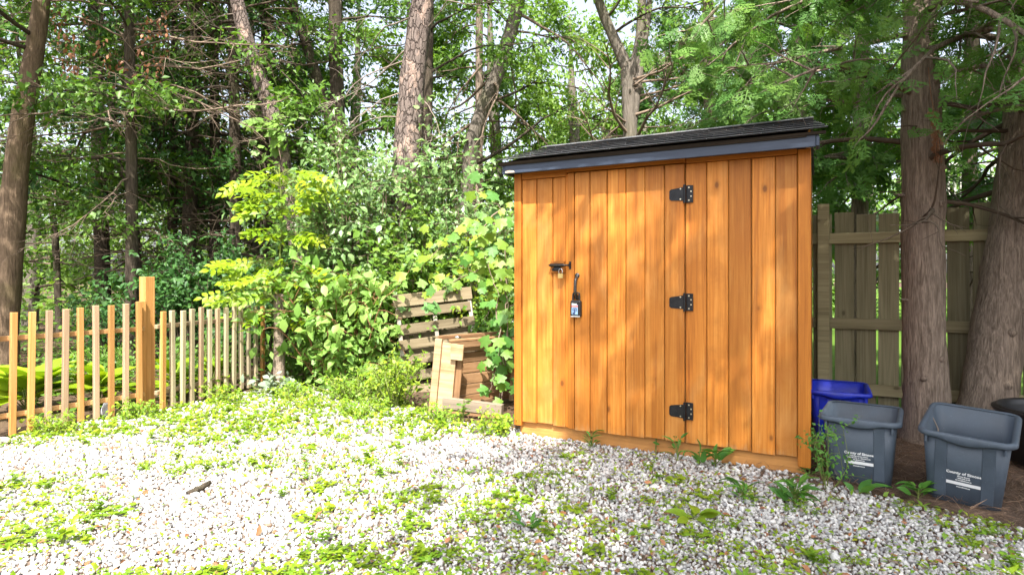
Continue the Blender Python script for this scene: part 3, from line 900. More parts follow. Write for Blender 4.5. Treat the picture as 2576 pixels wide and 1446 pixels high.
# ------------------------------------------------------------------ broken crate beside the shed
def crate():
    rg = np.random.RandomState(14)
    base = np.array((-0.69, 5.28, 0.0))
    th = thing('broken_crate', 'broken open wooden crate standing on end beside the shed', 'crate', base)
    def bar(name, p, q, w, h, mat, up=(0, 0, 1), bev=0.004, off=0.0):
        p = np.array(p, float); q = np.array(q, float)
        L = np.linalg.norm(q - p)
        R = frame_from((q - p)[None], np.array([up], float))[0]
        m = Matrix(np.block([[R, (p - base)[:, None]], [np.zeros((1, 3)), np.ones((1, 1))]]).tolist())
        bm = bmesh.new()
        bm_box(bm, 0, L, -w / 2, w / 2, -h / 2, h / 2, bev)
        o = link(name, bm_mesh(name, bm, mat), th)
        o.matrix_local = m
        return o
    lean = np.array((0.055, 0.02, 0.62))                      # the uprights lean a little to the right
    a = np.array((-0.70, 5.25, 0.02)); d = np.array((0.60, 0.46, 0)); d /= np.linalg.norm(d)
    fr = np.array((0.93, -0.37, 0)); fr /= np.linalg.norm(fr)
    # back wall of planks
    for i in range(6):
        z = 0.055 + i * 0.099
        k = lean * (z / 0.62)
        p = a + d * 0.10 + np.array((k[0], k[1], z))
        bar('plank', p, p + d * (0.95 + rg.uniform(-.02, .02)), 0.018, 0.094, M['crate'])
    # upright end boards that face the yard
    v = lean / np.linalg.norm(lean)
    side = np.array((0.97, -0.22, 0))
    bar('end_board', a + side * .0, a + side * .0 + lean * 1.03, 0.040, 0.065, M['crate_v'], up=np.cross(v, (0.2, 0.97, 0)))
    bar('end_board', a + side * .105 + np.array((0, .012, .0)), a + side * .105 + np.array((0, .012, 0)) + lean * .97, 0.024, 0.135, M['crate_v'], up=np.cross(v, (0.2, 0.97, 0)))
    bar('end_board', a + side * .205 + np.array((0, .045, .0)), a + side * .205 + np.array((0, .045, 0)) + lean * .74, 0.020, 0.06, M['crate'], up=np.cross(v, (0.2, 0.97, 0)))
    bar('corner_block', a + side * .18 + np.array((0, -.02, 0)) + lean * .74, a + side * .18 + np.array((0, -.02, 0)) + lean * .96, 0.03, 0.115, M['crate_v'], up=np.cross(v, (0.2, 0.97, 0)))
    # top rails running back
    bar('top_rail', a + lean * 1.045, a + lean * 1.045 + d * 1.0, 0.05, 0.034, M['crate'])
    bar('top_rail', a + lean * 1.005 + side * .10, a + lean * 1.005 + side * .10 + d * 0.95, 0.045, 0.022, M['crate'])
    bar('inner_post', a + d * .80 + fr * .06, a + d * .80 + fr * .06 + lean * .95, 0.04, 0.045, M['crate_v'], up=(1, 0, 0))
    # bottom beam towards the shed
    q0 = a + np.array((0.10, -0.02, 0.085))
    bar('bottom_beam', q0, q0 + fr * 0.56 + np.array((0, 0, -0.02)), 0.055, 0.095, M['beam'])
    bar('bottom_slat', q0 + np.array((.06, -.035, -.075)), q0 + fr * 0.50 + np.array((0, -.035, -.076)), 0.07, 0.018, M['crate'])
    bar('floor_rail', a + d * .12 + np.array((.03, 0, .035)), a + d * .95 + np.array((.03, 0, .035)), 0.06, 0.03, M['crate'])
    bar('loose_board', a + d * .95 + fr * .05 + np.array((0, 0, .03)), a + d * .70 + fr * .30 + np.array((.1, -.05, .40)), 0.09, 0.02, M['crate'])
    # little blue capped spigot lying on the corner block
    g2 = Geo()
    t = a + side * .15 + np.array((0, -.02, 0)) + lean * 1.04 - base
    g2.tube([t + (0, 0, .012), t + np.array((.05, .01, .008))], [.012, .010], 8, True)
    g2.build('metal_clip', M['steel'], th, True)
crate()

# ------------------------------------------------------------------ recycling bins
def rr_ring(w, d, r, z, n=5, zfun=None):
    pts = []
    for cx, cy, a0 in ((w / 2 - r, -d / 2 + r, -90), (w / 2 - r, d / 2 - r, 0), (-w / 2 + r, d / 2 - r, 90), (-w / 2 + r, -d / 2 + r, 180)):
        for i in range(n + 1):
            a = math.radians(a0 + 90 * i / n)
            pts.append((cx + r * math.cos(a), cy + r * math.sin(a), z))
    # fill long straight runs so that the lip can be curved
    out = []
    for i, p in enumerate(pts):
        q = pts[(i + 1) % len(pts)]
        out.append(p)
        if math.dist(p, q) > 0.12:
            for k in range(1, 12):
                t = k / 12
                out.append(tuple(p[j] + (q[j] - p[j]) * t for j in range(3)))
    return np.array(out)
def loft(rings, close_last=True):
    V = np.vstack(rings); n = len(rings[0]); Q = []; T = []
    for k in range(len(rings) - 1):
        for i in range(n):
            j = (i + 1) % n
            Q.append((k * n + i, k * n + j, (k + 1) * n + j, (k + 1) * n + i))
    if close_last:
        c = len(V); V = np.vstack([V, rings[-1].mean(0)[None]])
        b = (len(rings) - 1) * n
        T += [(b + i, b + (i + 1) % n, c) for i in range(n)]
    return V, (np.array(T) if T else None), np.array(Q)
def bin_box(name, label, mat, loc, yaw, tilt=(0, 0), h=0.375, lettering=True, variant=0):
    th = thing(name, label, 'bin', loc, yaw, None)
    th.rotation_euler = (tilt[0], tilt[1], yaw)
    W0, W1, D0, D1, t = 0.315, 0.375, 0.43, 0.505, 0.005
    def ring(z, inset=0.0, r=0.045):
        f = z / h
        return rr_ring(W0 + (W1 - W0) * f - 2 * inset, D0 + (D1 - D0) * f - 2 * inset, r, z)
    V, T, Q = loft([ring(0.0, .012, .04), ring(0.012), ring(h * .5), ring(h), ring(h, t), ring(h * .5, t), ring(0.02, t)])
    # outer bottom
    n = len(ring(0))
    c = len(V); V = np.vstack([V, [[0, 0, 0]]])
    T = np.vstack([T, [(i, c, (i + 1) % n) for i in range(n)]])[:, ::-1]
    link('body', np_mesh('body', V, T, Q, [mat], None, False), th)
    def lip_low(p):
        if p[1] < 0 and abs(p[0]) < W1 / 2 - .03 and p[1] < -D1 / 2 + .05:
            x = abs(p[0]) / (W1 / 2)
            return -0.020 - 0.024 * max(0, 1 - (x / .62) ** 2) ** 1.2
        if p[1] > D1 / 2 - .05:
            return -0.030
        return -0.020
    base_r = rr_ring(W1, D1, .045, h)
    low = np.array([lip_low(p) for p in base_r])
    def off(o, dz):
        r_ = rr_ring(W1 + 2 * o, D1 + 2 * o, .045 + o, h)
        r_[:, 2] += dz
        return r_
    rings = [off(.001, low * .9), off(.019, low), off(.024, low * .75), off(.023, 0.002), off(.016, .010), off(.004, .010), off(-.004, 0.004)]
    V, T, Q = loft(rings, False)
    link('rim', np_mesh('rim', V, None, Q, [mat], None, True), th)
    fa = math.atan2((D1 - D0) / 2, h)
    def front(x, z, y=0.0):
        dd = D0 + (D1 - D0) * z / h
        return Vector((x, -dd / 2 - y, z))
    def panel(x0, x1, z0, z1, thick):
        bm = bmesh.new()
        m = Matrix.Translation(front(0, z0)) @ Matrix.Rotation(fa, 4, 'X')
        bm_box(bm, x0, x1, -thick, 0.002, 0, z1 - z0, 0.003, mtx=m)
        link('raised_panel', bm_mesh('raised_panel', bm, mat), th)
    panel(-W0 / 2 + .03, -W0 / 2 + .085, .035, h - .03, .004)
    panel(W0 / 2 - .085, W0 / 2 - .03, .035, h - .03, .004)
    for sx in (-1, 1):
        bm = bmesh.new()
        bm_box(bm, sx * (W1 / 2 - .022) - .006, sx * (W1 / 2 - .022) + .006, -D1 / 2 - .014, -D1 / 2 + .006, h - .055, h - .022, .002)
        link('gusset', bm_mesh('gusset', bm, mat), th)
    if lettering:
        lines = [('County of Simcoe', .0205, .0008, .178), ('Customer Service Centre', .0088, .0004, .166), ('(705) 735-6901 or 1-800-263-3199', .0082, .0004, .155), ('info@simcoe.ca', .0088, .0004, .144), ('www.simcoe.ca', .0092, .0004, .108)]
        if variant:
            lines = [('County of Simcoe', .0205, .0008, .178), ('Service Simcoe', .0088, .0004, .164), ('1-800-263-3199', .0088, .0004, .153), ('service@simcoe.ca', .0088, .0004, .142), ('www.simcoe.ca', .0092, .0004, .104)]
        for s, size, bold, z in lines:
            m = Matrix.Translation(front(0, z, .0012)) @ Matrix.Rotation(fa, 4, 'X') @ RX
            text_mesh(s, size, M['white_print'], 'lettering', th, m, bold)
        bm = bmesh.new()
        m = Matrix.Translation(front(0, .121 - .004 * variant, 0)) @ Matrix.Rotation(fa, 4, 'X')
        bm_box(bm, -.084, .084, -.0014, -.0006, 0, .017, 0, mtx=m)
        link('white_bar', bm_mesh('white_bar', bm, M['white_print']), th)
    return th
bin_box('recycling_bin', 'upright grey recycling bin next to the shed corner, white lettering', M['grey_plastic'], (2.145, 3.655, 0.0), math.atan2(-.56, .82), (0, 0), .38)
bin_box('recycling_bin', 'grey recycling bin tilted forward against the leaning cedar trunk', M['grey_plastic'], (2.535, 3.325, 0.022), math.radians(-42), (math.radians(7), math.radians(3)), .39, variant=1)
bin_box('recycling_bin', 'blue recycling bin half hidden between the shed and a grey bin', M['blue_plastic'], (2.46, 4.50, 0.0), math.atan2(EY, EX), (0, 0), .375, False)
pot = thing('black_tub', 'black round plastic tub behind the leaning cedar trunk', 'tub', (3.50, 3.78, 0))
g = Geo()
zs = np.array([0, .01, .30, .34, .365, .375, .365, .33, .05]); rs = np.array([.27, .29, .335, .35, .35, .338, .325, .32, .28])
V, t, q = tube(np.stack([zs * 0, zs * 0, np.arange(9) * 1.0], 1), rs, 32, False)
V[:, 2] = np.repeat(zs, 32); g.add(V, None, q)
g.add(np.vstack([V[-32:], [[0, 0, .05]]]), [(i, (i + 1) % 32, 32) for i in range(32)], None)
g.build('shell', M['black_plastic'], pot, True)
g = Geo()
a = np.linspace(0, 2 * math.pi, 41)
g.tube(np.stack([.352 * np.cos(a), .352 * np.sin(a), a * 0 + .352], 1), .012, 8)
g.build('rim', M['black_plastic'], pot, True)

# twig lying in the tilted bin
g = Geo()
tb = np.array((2.44, 3.47, 0.20))
g.tube(smooth_path([tb, tb + (.03, -.02, .10), tb + (.01, .0, .19), tb + (-.02, .01, .25)], 10), np.linspace(.005, .002, 10), 5, True)
tag(g.build('dead_twig', M['twig_pale']), 'pale bent twig standing inside the tilted grey bin', 'twig')

# neighbour's deck rail far behind the board fence
dk = thing('deck_railing', 'pale raised deck with baluster railing beyond the board fence', 'railing', (9.6, 12.0, 0))
M['deck'] = plain('deck_paint', (0.52, 0.50, 0.46), 0.7, 0, .1)
box('deck_floor', (-1.2, 3.0, 0.0, 3.0, 2.45, 2.62), M['deck'], dk)
for x in (-1.1, 0.9, 2.9): box('post', (x - .05, x + .05, .02, .12, 0, 2.448), M['deck'], dk)
box('top_rail', (-1.2, 3.0, 0.02, .1, 3.42, 3.48), M['deck'], dk)
box('bottom_rail', (-1.2, 3.0, 0.03, .09, 2.68, 2.73), M['deck'], dk)
for i in range(34):
    x = -1.15 + i * .125
    box('baluster', (x - .02, x + .02, .04, .08, 2.732, 3.418), M['deck'], dk, 0)

# ------------------------------------------------------------------ trees
UP = np.array([0.0, 0.0, 1.0])
def wander(p0, d, L, n, rg, droop=0.0, wob=0.12):
    P = [np.array(p0, float)]
    d = np.array(d, float); d /= np.linalg.norm(d) + 1e-9
    st = L / n
    for i in range(n):
        d = d + rg.normal(size=3) * wob + np.array((0, 0, droop / n))
        d /= np.linalg.norm(d)
        P.append(P[-1] + d * st)
    return np.array(P)

def along(P, t):
    x = t * (len(P) - 1); i = min(int(x), len(P) - 2); f = x - i
    return P[i] * (1 - f) + P[i + 1] * f, P[i + 1] - P[i]

def limb_system(geo, trunk, radii, rg, n, z0, z1, L0, L1, rise=0.3, droop=-0.3, subs=6, subL=0.4, twigs=3, az=None, rk=0.30, wob=0.14, sides=5, rmax=.012):
    """limbs on a trunk; returns twig segments that carry leaves (start, end)"""
    segs = []
    zt = trunk[:, 2]
    for i in range(n):
        z = z0 + (z1 - z0) * (i + rg.rand()) / n
        k = np.interp(z, zt, np.arange(len(zt)))
        p, _ = along(trunk, k / (len(trunk) - 1))
        r = np.interp(z, zt, radii) * rk
        a = rg.uniform(0, 2 * math.pi) if az is None else math.radians(rg.uniform(*az))
        f = (z - z0) / (z1 - z0 + 1e-6)
        L = (L0 + (L1 - L0) * f) * rg.uniform(.7, 1.2)
        d = np.array((math.cos(a), math.sin(a), rise + rg.uniform(-.2, .2)))
        P = wander(p, d, L, 8, rg, droop, wob)
        r = min(r, rmax * L + rmax * .5)
        geo.tube(P, np.linspace(r, max(.0025, r * .2), len(P)), sides)
        for s in range(subs):
            t = .22 + .76 * (s + rg.rand()) / subs
            q, dd = along(P, min(t, .999))
            dd = dd / np.linalg.norm(dd)
            sd = np.cross(dd, UP) * (1 if s % 2 else -1)
            d2 = dd * .7 + sd * rg.uniform(.4, 1.0) + rg.normal(size=3) * .3
            l2 = L * subL * (1.15 - .6 * t) * rg.uniform(.6, 1.2)
            Q = wander(q, d2, l2, 5, rg, droop * .6, wob * 1.2)
            geo.tube(Q, np.linspace(max(.003, r * .4), .0015, len(Q)), 3)
            segs.append((Q[1], Q[-1]))
            for w in range(twigs):
                tt = rg.uniform(.2, .98)
                q2, d3 = along(Q, tt)
                d3 = d3 / (np.linalg.norm(d3) + 1e-9) * .6 + rg.normal(size=3) * .55
                Rr = wander(q2, d3, l2 * rg.uniform(.25, .55), 3, rg, droop * .3, wob)
                geo.tube(Rr, np.linspace(.0022, .001, len(Rr)), 3)
                segs.append((Rr[0], Rr[-1]))
    return segs

def leaves_on(segs, n, rg, size, spread, droop=0.35, flat=0.6):
    S = np.array([a for a, b in segs]); E = np.array([b for a, b in segs])
    ln = np.linalg.norm(E - S, axis=1) + .05
    k = rg.choice(len(S), n, p=ln / ln.sum())
    t = rg.rand(n)[:, None]
    pos = S[k] * (1 - t) + E[k] * t + rg.normal(size=(n, 3)) * spread
    d = (E - S)[k] / ln[k][:, None] * .8 + rg.normal(size=(n, 3)) * .7
    d[:, 2] -= droop
    up = rg.normal(size=(n, 3)) * flat + np.array((0, -.8, 1.0))
    R = frame_from(d, up)
    sc = (size * rg.uniform(.5, 1.25, n))[:, None] * np.stack([np.ones(n), rg.uniform(.75, 1.2, n), rg.uniform(.2, 2.4, n)], 1)
    return pos, R, sc

def trunk_path(pts, d, top=None, rg=None, base=True):
    P = [W(px, py, d if not isinstance(d, (list, tuple)) else d[i]) for i, (px, py, w) in enumerate(pts)]
    D = [d if not isinstance(d, (list, tuple)) else d[i] for i in range(len(pts))]
    r = [w / 2 / F * D[i] for i, (px, py, w) in enumerate(pts)]
    if base and P[0][2] > 0.02:
        v = P[0] - P[1]; v = v / abs(v[2])
        P.insert(0, P[0] + v * (P[0][2] + .05) * np.array((.5, .5, 1))); r.insert(0, r[0] * 1.12)
        P.insert(1, P[0] * .75 + P[1] * .25); r.insert(1, r[0] * .95)
        r[0] *= 1.25
    if top is not None:
        v = P[-1] - P[-2]; v = v / np.linalg.norm(v); v = v * .6 + UP * .4; v /= np.linalg.norm(v)
        n = 5; z0 = P[-1][2]
        for i in range(1, n + 1):
            P.append(P[-1] + v * (top - z0) / n); r.append(r[-1] * .72)
    P = np.array(P); r = np.array(r)
    m = max(14, int(len(P) * 4))
    return smooth_path(P, m), np.interp(np.linspace(0, len(r) - 1, m), np.arange(len(r)), r)

def tree(name, label, pts, d, bark, top, leaf=None, dead=None, group=None, seed=1, forks=(), cat='tree', sides=14, wob=.03):
    """leaf: list of dict(limbs=..., n=..., size=..., mat=..., tmpl=...)"""
    rg = np.random.RandomState(seed)
    P, r = trunk_path(pts, d, top, rg)
    base = np.array((P[0][0], P[0][1], 0.0))
    th = thing(name, label, cat, base, 0, group)
    g = Geo(); g.tube(P, r, sides, True, wob=wob, rng=rg)
    for fp in forks:
        FP, fr = trunk_path(fp, d, top, rg, base=False)
        g.tube(FP, fr, 10, True, wob=wob, rng=rg)
    g.build('trunk', bark, th, True, base)
    if dead:
        gd = Geo()
        for spec in (dead if isinstance(dead, list) else [dead]):
            spec = dict(spec); mt = spec.pop('mat', M['twig'])
            limb_system(gd, P, r, rg, **spec)
        gd.build('dead_branches', mt, th, False, base)
    if leaf:
        gb = Geo(); allc = []
        for sp in leaf:
            segs = limb_system(gb, P, r, rg, **sp['limbs'])
            pos, R, sc = leaves_on(segs, sp['n'], rg, sp['size'], sp.get('spread', .08), sp.get('droop', .35), sp.get('flat', .6))
            keep = pos[:, 2] > 0.05
            cl = Geo(); cl.inst(sp.get('tmpl', LEAF_S), pos[keep], R[keep], sc[keep], rg.rand(keep.sum()))
            cl.build('crown', sp['mat'], th, False, base)
        gb.build('branches', sp.get('bmat', M['bark_dark']), th, True, base)
    return th

DEC = dict(z0=3.0, z1=9.5, L0=2.6, L1=1.2, rise=.35, droop=-.3, subs=8, subL=.45, twigs=3)
def dec(n_l, z0, z1, L0, L1, n, size, mat, **k):
    kk = dict(DEC); kk.update(n=n_l, z0=z0, z1=z1, L0=L0, L1=L1); sp = {q: k.pop(q) for q in list(k) if q in ('spread', 'tmpl', 'droop_l', 'flat', 'bmat')}
    kk.update(k)
    return dict(limbs=kk, n=n, size=size, mat=mat, **sp)

def dup(root, loc, rotz, scale, label):
    r = root.copy(); col.objects.link(r)
    r.location = loc; r.rotation_euler = (0, 0, rotz); r.scale = (scale, scale, scale); r['label'] = label
    for ch in list(root.children):
        c = ch.copy(); col.objects.link(c); c.parent = r
    return r
# individually visible trunks of the wood's edge
tree('maple_tree', 'thick trunk at the fence corner, lichen on its lower bark, leaning over the hostas',
     [(4, 900, 72), (8, 800, 66), (32, 520, 56), (52, 330, 48), (78, 180, 42), (100, 40, 38)], 7.6, M['bark_left'], 10.5,
     [dec(11, 3.6, 10, 3.0, 1.8, 6500, .095, M['leaf_mid'])], None, None, 21)
tree('leaning_tree', 'crooked leaning trunk with peeling bark rising behind the yellow sapling',
     [(790, 930, 46), (750, 620, 44), (718, 450, 42), (682, 280, 42), (634, 150, 38), (595, 0, 34)], 8.4, M['bark_pine'], 9.0,
     [dec(8, 4.6, 9, 2.0, 1.2, 3000, .09, M['leaf_mid'])], dict(n=7, z0=2.8, z1=5.0, L0=1.2, L1=1.0, rise=.1, droop=.2, subs=5, twigs=3, rmax=.006, wob=.2, mat=M['twig_pale']), None, 22)
tree('forked_tree', 'dark forked trunk between the leaning tree and the pine',
     [(885, 900, 42), (868, 420, 40), (850, 300, 36), (843, 0, 32)], 9.8, M['bark_dark'], 11,
     [dec(12, 3.2, 10.5, 2.4, 1.4, 6000, .085, M['leaf_mid'])], None, None, 23,
     forks=[[(868, 430, 34), (830, 300, 28), (770, 110, 24), (735, 0, 22)]])
tree('pine_tree', 'tall straight pine trunk with pale flaking bark behind the pallet',
     [(1006, 960, 80), (1011, 700, 75), (1022, 420, 70), (1038, 200, 62), (1062, 0, 54)], 7.4, M['bark_pine'], 12,
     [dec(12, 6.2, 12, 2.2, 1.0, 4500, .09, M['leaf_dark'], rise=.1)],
     [dict(n=9, z0=1.9, z1=5.0, L0=1.5, L1=1.6, rise=.0, droop=-.7, subs=4, twigs=3, rmax=.006, wob=.2, az=(120, 260), mat=M['twig_pale']),
      dict(n=6, z0=2.6, z1=5.0, L0=.9, L1=1.3, rise=.1, droop=-.2, subs=3, twigs=3, rmax=.006, wob=.2, az=(-70, 60), mat=M['twig_pale'])], None, 24, sides=18)
tree('slender_tree', 'slender dark trunk close behind the flaking pine',
     [(1068, 900, 27), (1072, 500, 26), (1078, 150, 24), (1080, 0, 22)], 8.7, M['bark_dark'], 10,
     [dec(9, 3.8, 10, 1.9, 1.2, 4000, .08, M['leaf_mid'])], None, None, 25)
tree('bent_tree', 'grey trunk bending away from the shed roof with hanging bare vines',
     [(1160, 900, 42), (1180, 430, 38), (1205, 300, 36), (1250, 190, 36), (1290, 60, 34), (1305, 0, 32)], 9.2, M['bark_grey'], 10.5,
     [dec(12, 2.6, 10, 2.2, 1.4, 7000, .075, M['leaf_bright'])],
     dict(n=16, z0=2.0, z1=5.4, L0=1.5, L1=1.8, rise=-.2, droop=-1.3, subs=6, twigs=3, mat=M['twig']), None, 26)
tree('red_trunk_tree', 'thin reddish trunk rising straight beside the bent grey tree',
     [(1205, 640, 20), (1205, 300, 20), (1206, 0, 18)], 9.9, M['bark_cedar'], 10,
     [dec(8, 4.2, 10, 1.6, 1.0, 2600, .08, M['leaf_mid'])], dict(n=9, z0=2.5, z1=5.5, L0=1.1, L1=1.0, rise=.0, droop=-.3, subs=5, twigs=2, mat=M['twig']), None, 27)
tree('twin_pine', 'grey pine above the shed roof, forked into two stems with bare twigs',
     [(1594, 800, 44), (1585, 340, 36), (1578, 190, 33), (1572, 160, 30), (1512, 20, 24)], 9.0, M['bark_grey'], 9.0,
     [dec(9, 4.4, 9, 1.9, 1.2, 2600, .08, M['leaf_bright'])],
     [dict(n=22, z0=2.4, z1=4.3, L0=1.9, L1=1.5, rise=.05, droop=.1, subs=9, twigs=4, mat=M['twig'])], None, 28,
     forks=[[(1579, 210, 26), (1608, 110, 24), (1616, -20, 22)], [(1590, 340, 22), (1606, 200, 20), (1628, 60, 16)]])
tree('vine_hung_tree', 'dark trunk rising behind the high end of the shed roof',
     [(1905, 600, 36), (1905, 260, 33), (1900, 100, 30), (1895, 0, 28)], 8.8, M['bark_dark'], 9.5,
     [dec(14, 2.4, 9, 1.9, 1.2, 4200, .11, M['leaf_vine'], tmpl=LEAF_G)], None, None, 29)

# shaded conifers of the dark wood on the left
fir_pts = [
    ([(590, 800, 30), (592, 420, 27), (586, 100, 24)], 9.0, 'dark bare-limbed conifer right behind the leaning trunk'),
    ([(470, 850, 34), (478, 500, 32), (490, 120, 28)], 9.8, 'thickest dark conifer trunk of the shaded wood'),
    ([(430, 850, 24), (434, 560, 23), (438, 250, 20)], 10.6, 'thin dark conifer standing beside the thickest shaded one'),
    ([(352, 800, 16), (340, 560, 15), (300, 380, 12)], 9.4, 'thin sloping dark conifer stem above the tall fence post'),
    ([(540, 760, 24), (524, 400, 22), (505, 150, 20)], 10.2, 'dark conifer with brown dead sprigs in the shaded wood'),
    ([(262, 800, 18), (250, 500, 17), (240, 200, 15)], 9.9, 'slim dark conifer between the lichen trunk and the tall post'),
    ([(668, 800, 22), (650, 480, 20), (640, 200, 18)], 10.4, 'slim dark conifer seen behind the crook of the leaning trunk'),
    ([(150, 800, 16), (150, 500, 15), (160, 200, 14)], 10.8, 'slim dark conifer next to the lichen trunk')]
firs = []
for i, (pts, d, lab) in enumerate(fir_pts):
    if i >= 4:
        b_ = W(pts[0][0], 0, d)
        dup(firs[i - 4], (b_[0], b_[1], 0), 1.1 + 1.7 * i, .92 + .03 * i, lab)
        continue
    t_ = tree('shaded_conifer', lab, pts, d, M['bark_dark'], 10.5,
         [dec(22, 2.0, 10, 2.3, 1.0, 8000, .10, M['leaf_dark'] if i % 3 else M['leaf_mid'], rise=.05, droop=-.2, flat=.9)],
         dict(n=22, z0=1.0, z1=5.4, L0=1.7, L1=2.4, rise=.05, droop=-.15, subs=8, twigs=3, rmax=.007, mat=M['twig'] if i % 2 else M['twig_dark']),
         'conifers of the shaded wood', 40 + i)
    firs.append(t_)
dt = tree('dead_limbed_conifer', 'conifer with a tangle of bare tan boughs and rust brown sprigs', [(330, 900, 30), (332, 500, 27), (326, 120, 24)], 8.0, M['bark_dark'], 9.0,
          [dec(16, 2.2, 9, 1.8, 1.0, 5500, .10, M['leaf_mid'])],
          [dict(n=20, z0=3.2, z1=4.9, L0=2.2, L1=2.4, rise=.05, droop=-.05, subs=10, subL=.42, twigs=4, rmax=.0065, wob=.16),
           dict(n=7, z0=1.6, z1=3.0, L0=1.2, L1=1.6, rise=-.1, droop=-.3, subs=7, twigs=3, rmax=.005, wob=.16)], None, 58)
_rg = np.random.RandomState(12); _b = np.array(dt.location); _g = Geo()
for k in range(34):
    c = W(_rg.uniform(120, 430), _rg.uniform(30, 190), 8.0 + _rg.uniform(-1.2, .8)); n = 9
    _g.inst(LEAF_O, c + _rg.normal(size=(n, 3)) * np.array((.05, .05, .09)), frame_from(_rg.normal(size=(n, 3)) * .5 - UP, _rg.normal(size=(n, 3)) + np.array((0, -.6, 0))), _rg.uniform(.04, .08, n), _rg.rand(n))
tag(_g.build('brown_sprigs', M['leaf_brown'], dt, False, _b), 'rust brown dead leaves hanging in the boughs', kind='stuff')
# ---- deciduous trees of the second row
row2 = [(-10.5, 13.0, 'leaf_bright', 'bright broadleaf tree beyond the lichen trunk'), (-7.6, 14.2, 'leaf_bright', 'bright broadleaf tree seen between the shaded conifers'),
        (-5.4, 12.6, 'leaf_mid', 'broadleaf tree filling the gap behind the thickest conifer'), (-3.6, 13.6, 'leaf_bright', 'bright broadleaf tree behind the crooked leaning trunk'),
        (-2.0, 12.2, 'leaf_mid', 'broadleaf tree behind the flaking pine'), (-0.4, 13.4, 'leaf_bright', 'bright broadleaf tree behind the bent grey trunk'),
        (1.3, 12.4, 'leaf_bright', 'bright broadleaf tree behind the low end of the shed roof'), (3.2, 14.6, 'leaf_mid', 'broadleaf tree far behind the twin grey pine'),
        (5.2, 13.4, 'leaf_mid', 'broadleaf tree far behind the high end of the shed roof'), (8.6, 14.5, 'leaf_mid', 'broadleaf tree beyond the board fence by the pale deck'),
        (12.5, 13.0, 'leaf_mid', 'broadleaf tree beyond the board fence past the pale deck'), (-13.5, 11.0, 'leaf_mid', 'broadleaf tree at the outer edge of the wood beside the lichen trunk')]
protos = {}
for i, (x, y, mt, lab) in enumerate(row2):
    if mt in protos and len(protos[mt]) >= 2 and i not in (6, 7):
        dup(protos[mt][i % 2], (x, y, 0), i * 1.3, .9 + .025 * i % .25, lab)
        continue
    px = CX + x / y * F
    hgt = 8.6 if i not in (6, 7) else 6.6
    t_ = tree('broadleaf_tree', lab, [(px, HY + EYE / y * F - 30, 36), (px + 8, 500, 30), (px - 6, 250, 24)], y, M['bark_grey'], hgt,
         [dec(22, 0.5, hgt, 2.5, 1.5, 13500, .12, M[mt], rise=.3, twigs=2)], None, 'broadleaf trees of the second row', 60 + i, sides=8)
    if i not in (6, 7): protos.setdefault(mt, []).append(t_)

# ---- far woodland, one mass
rg = np.random.RandomState(77)
g = Geo()
nC = 900
cx_ = rg.uniform(-34, 34, nC); cy_ = rg.uniform(19, 30, nC); cz_ = rg.uniform(0.2, 1, nC) ** .8 * rg.uniform(4, 8.5, nC)
k = rg.randint(0, nC, 52000)
pos = np.stack([cx_, cy_, cz_], 1)[k] + rg.normal(size=(52000, 3)) * np.array((.8, .6, .55))
pos[:, 2] = np.abs(pos[:, 2]) + .05
R = frame_from(rg.normal(size=(52000, 3)) - np.array((0, 0, .4)), rg.normal(size=(52000, 3)) * .6 + np.array((0, -.5, 1)))
g.inst(LEAF_S, pos, R, rg.uniform(.13, .26, 52000), rg.rand(52000))
tag(g.build('far_woodland', M['leaf_bright']), 'sunlit far woodland seen through the trunks', 'woodland', kind='stuff')

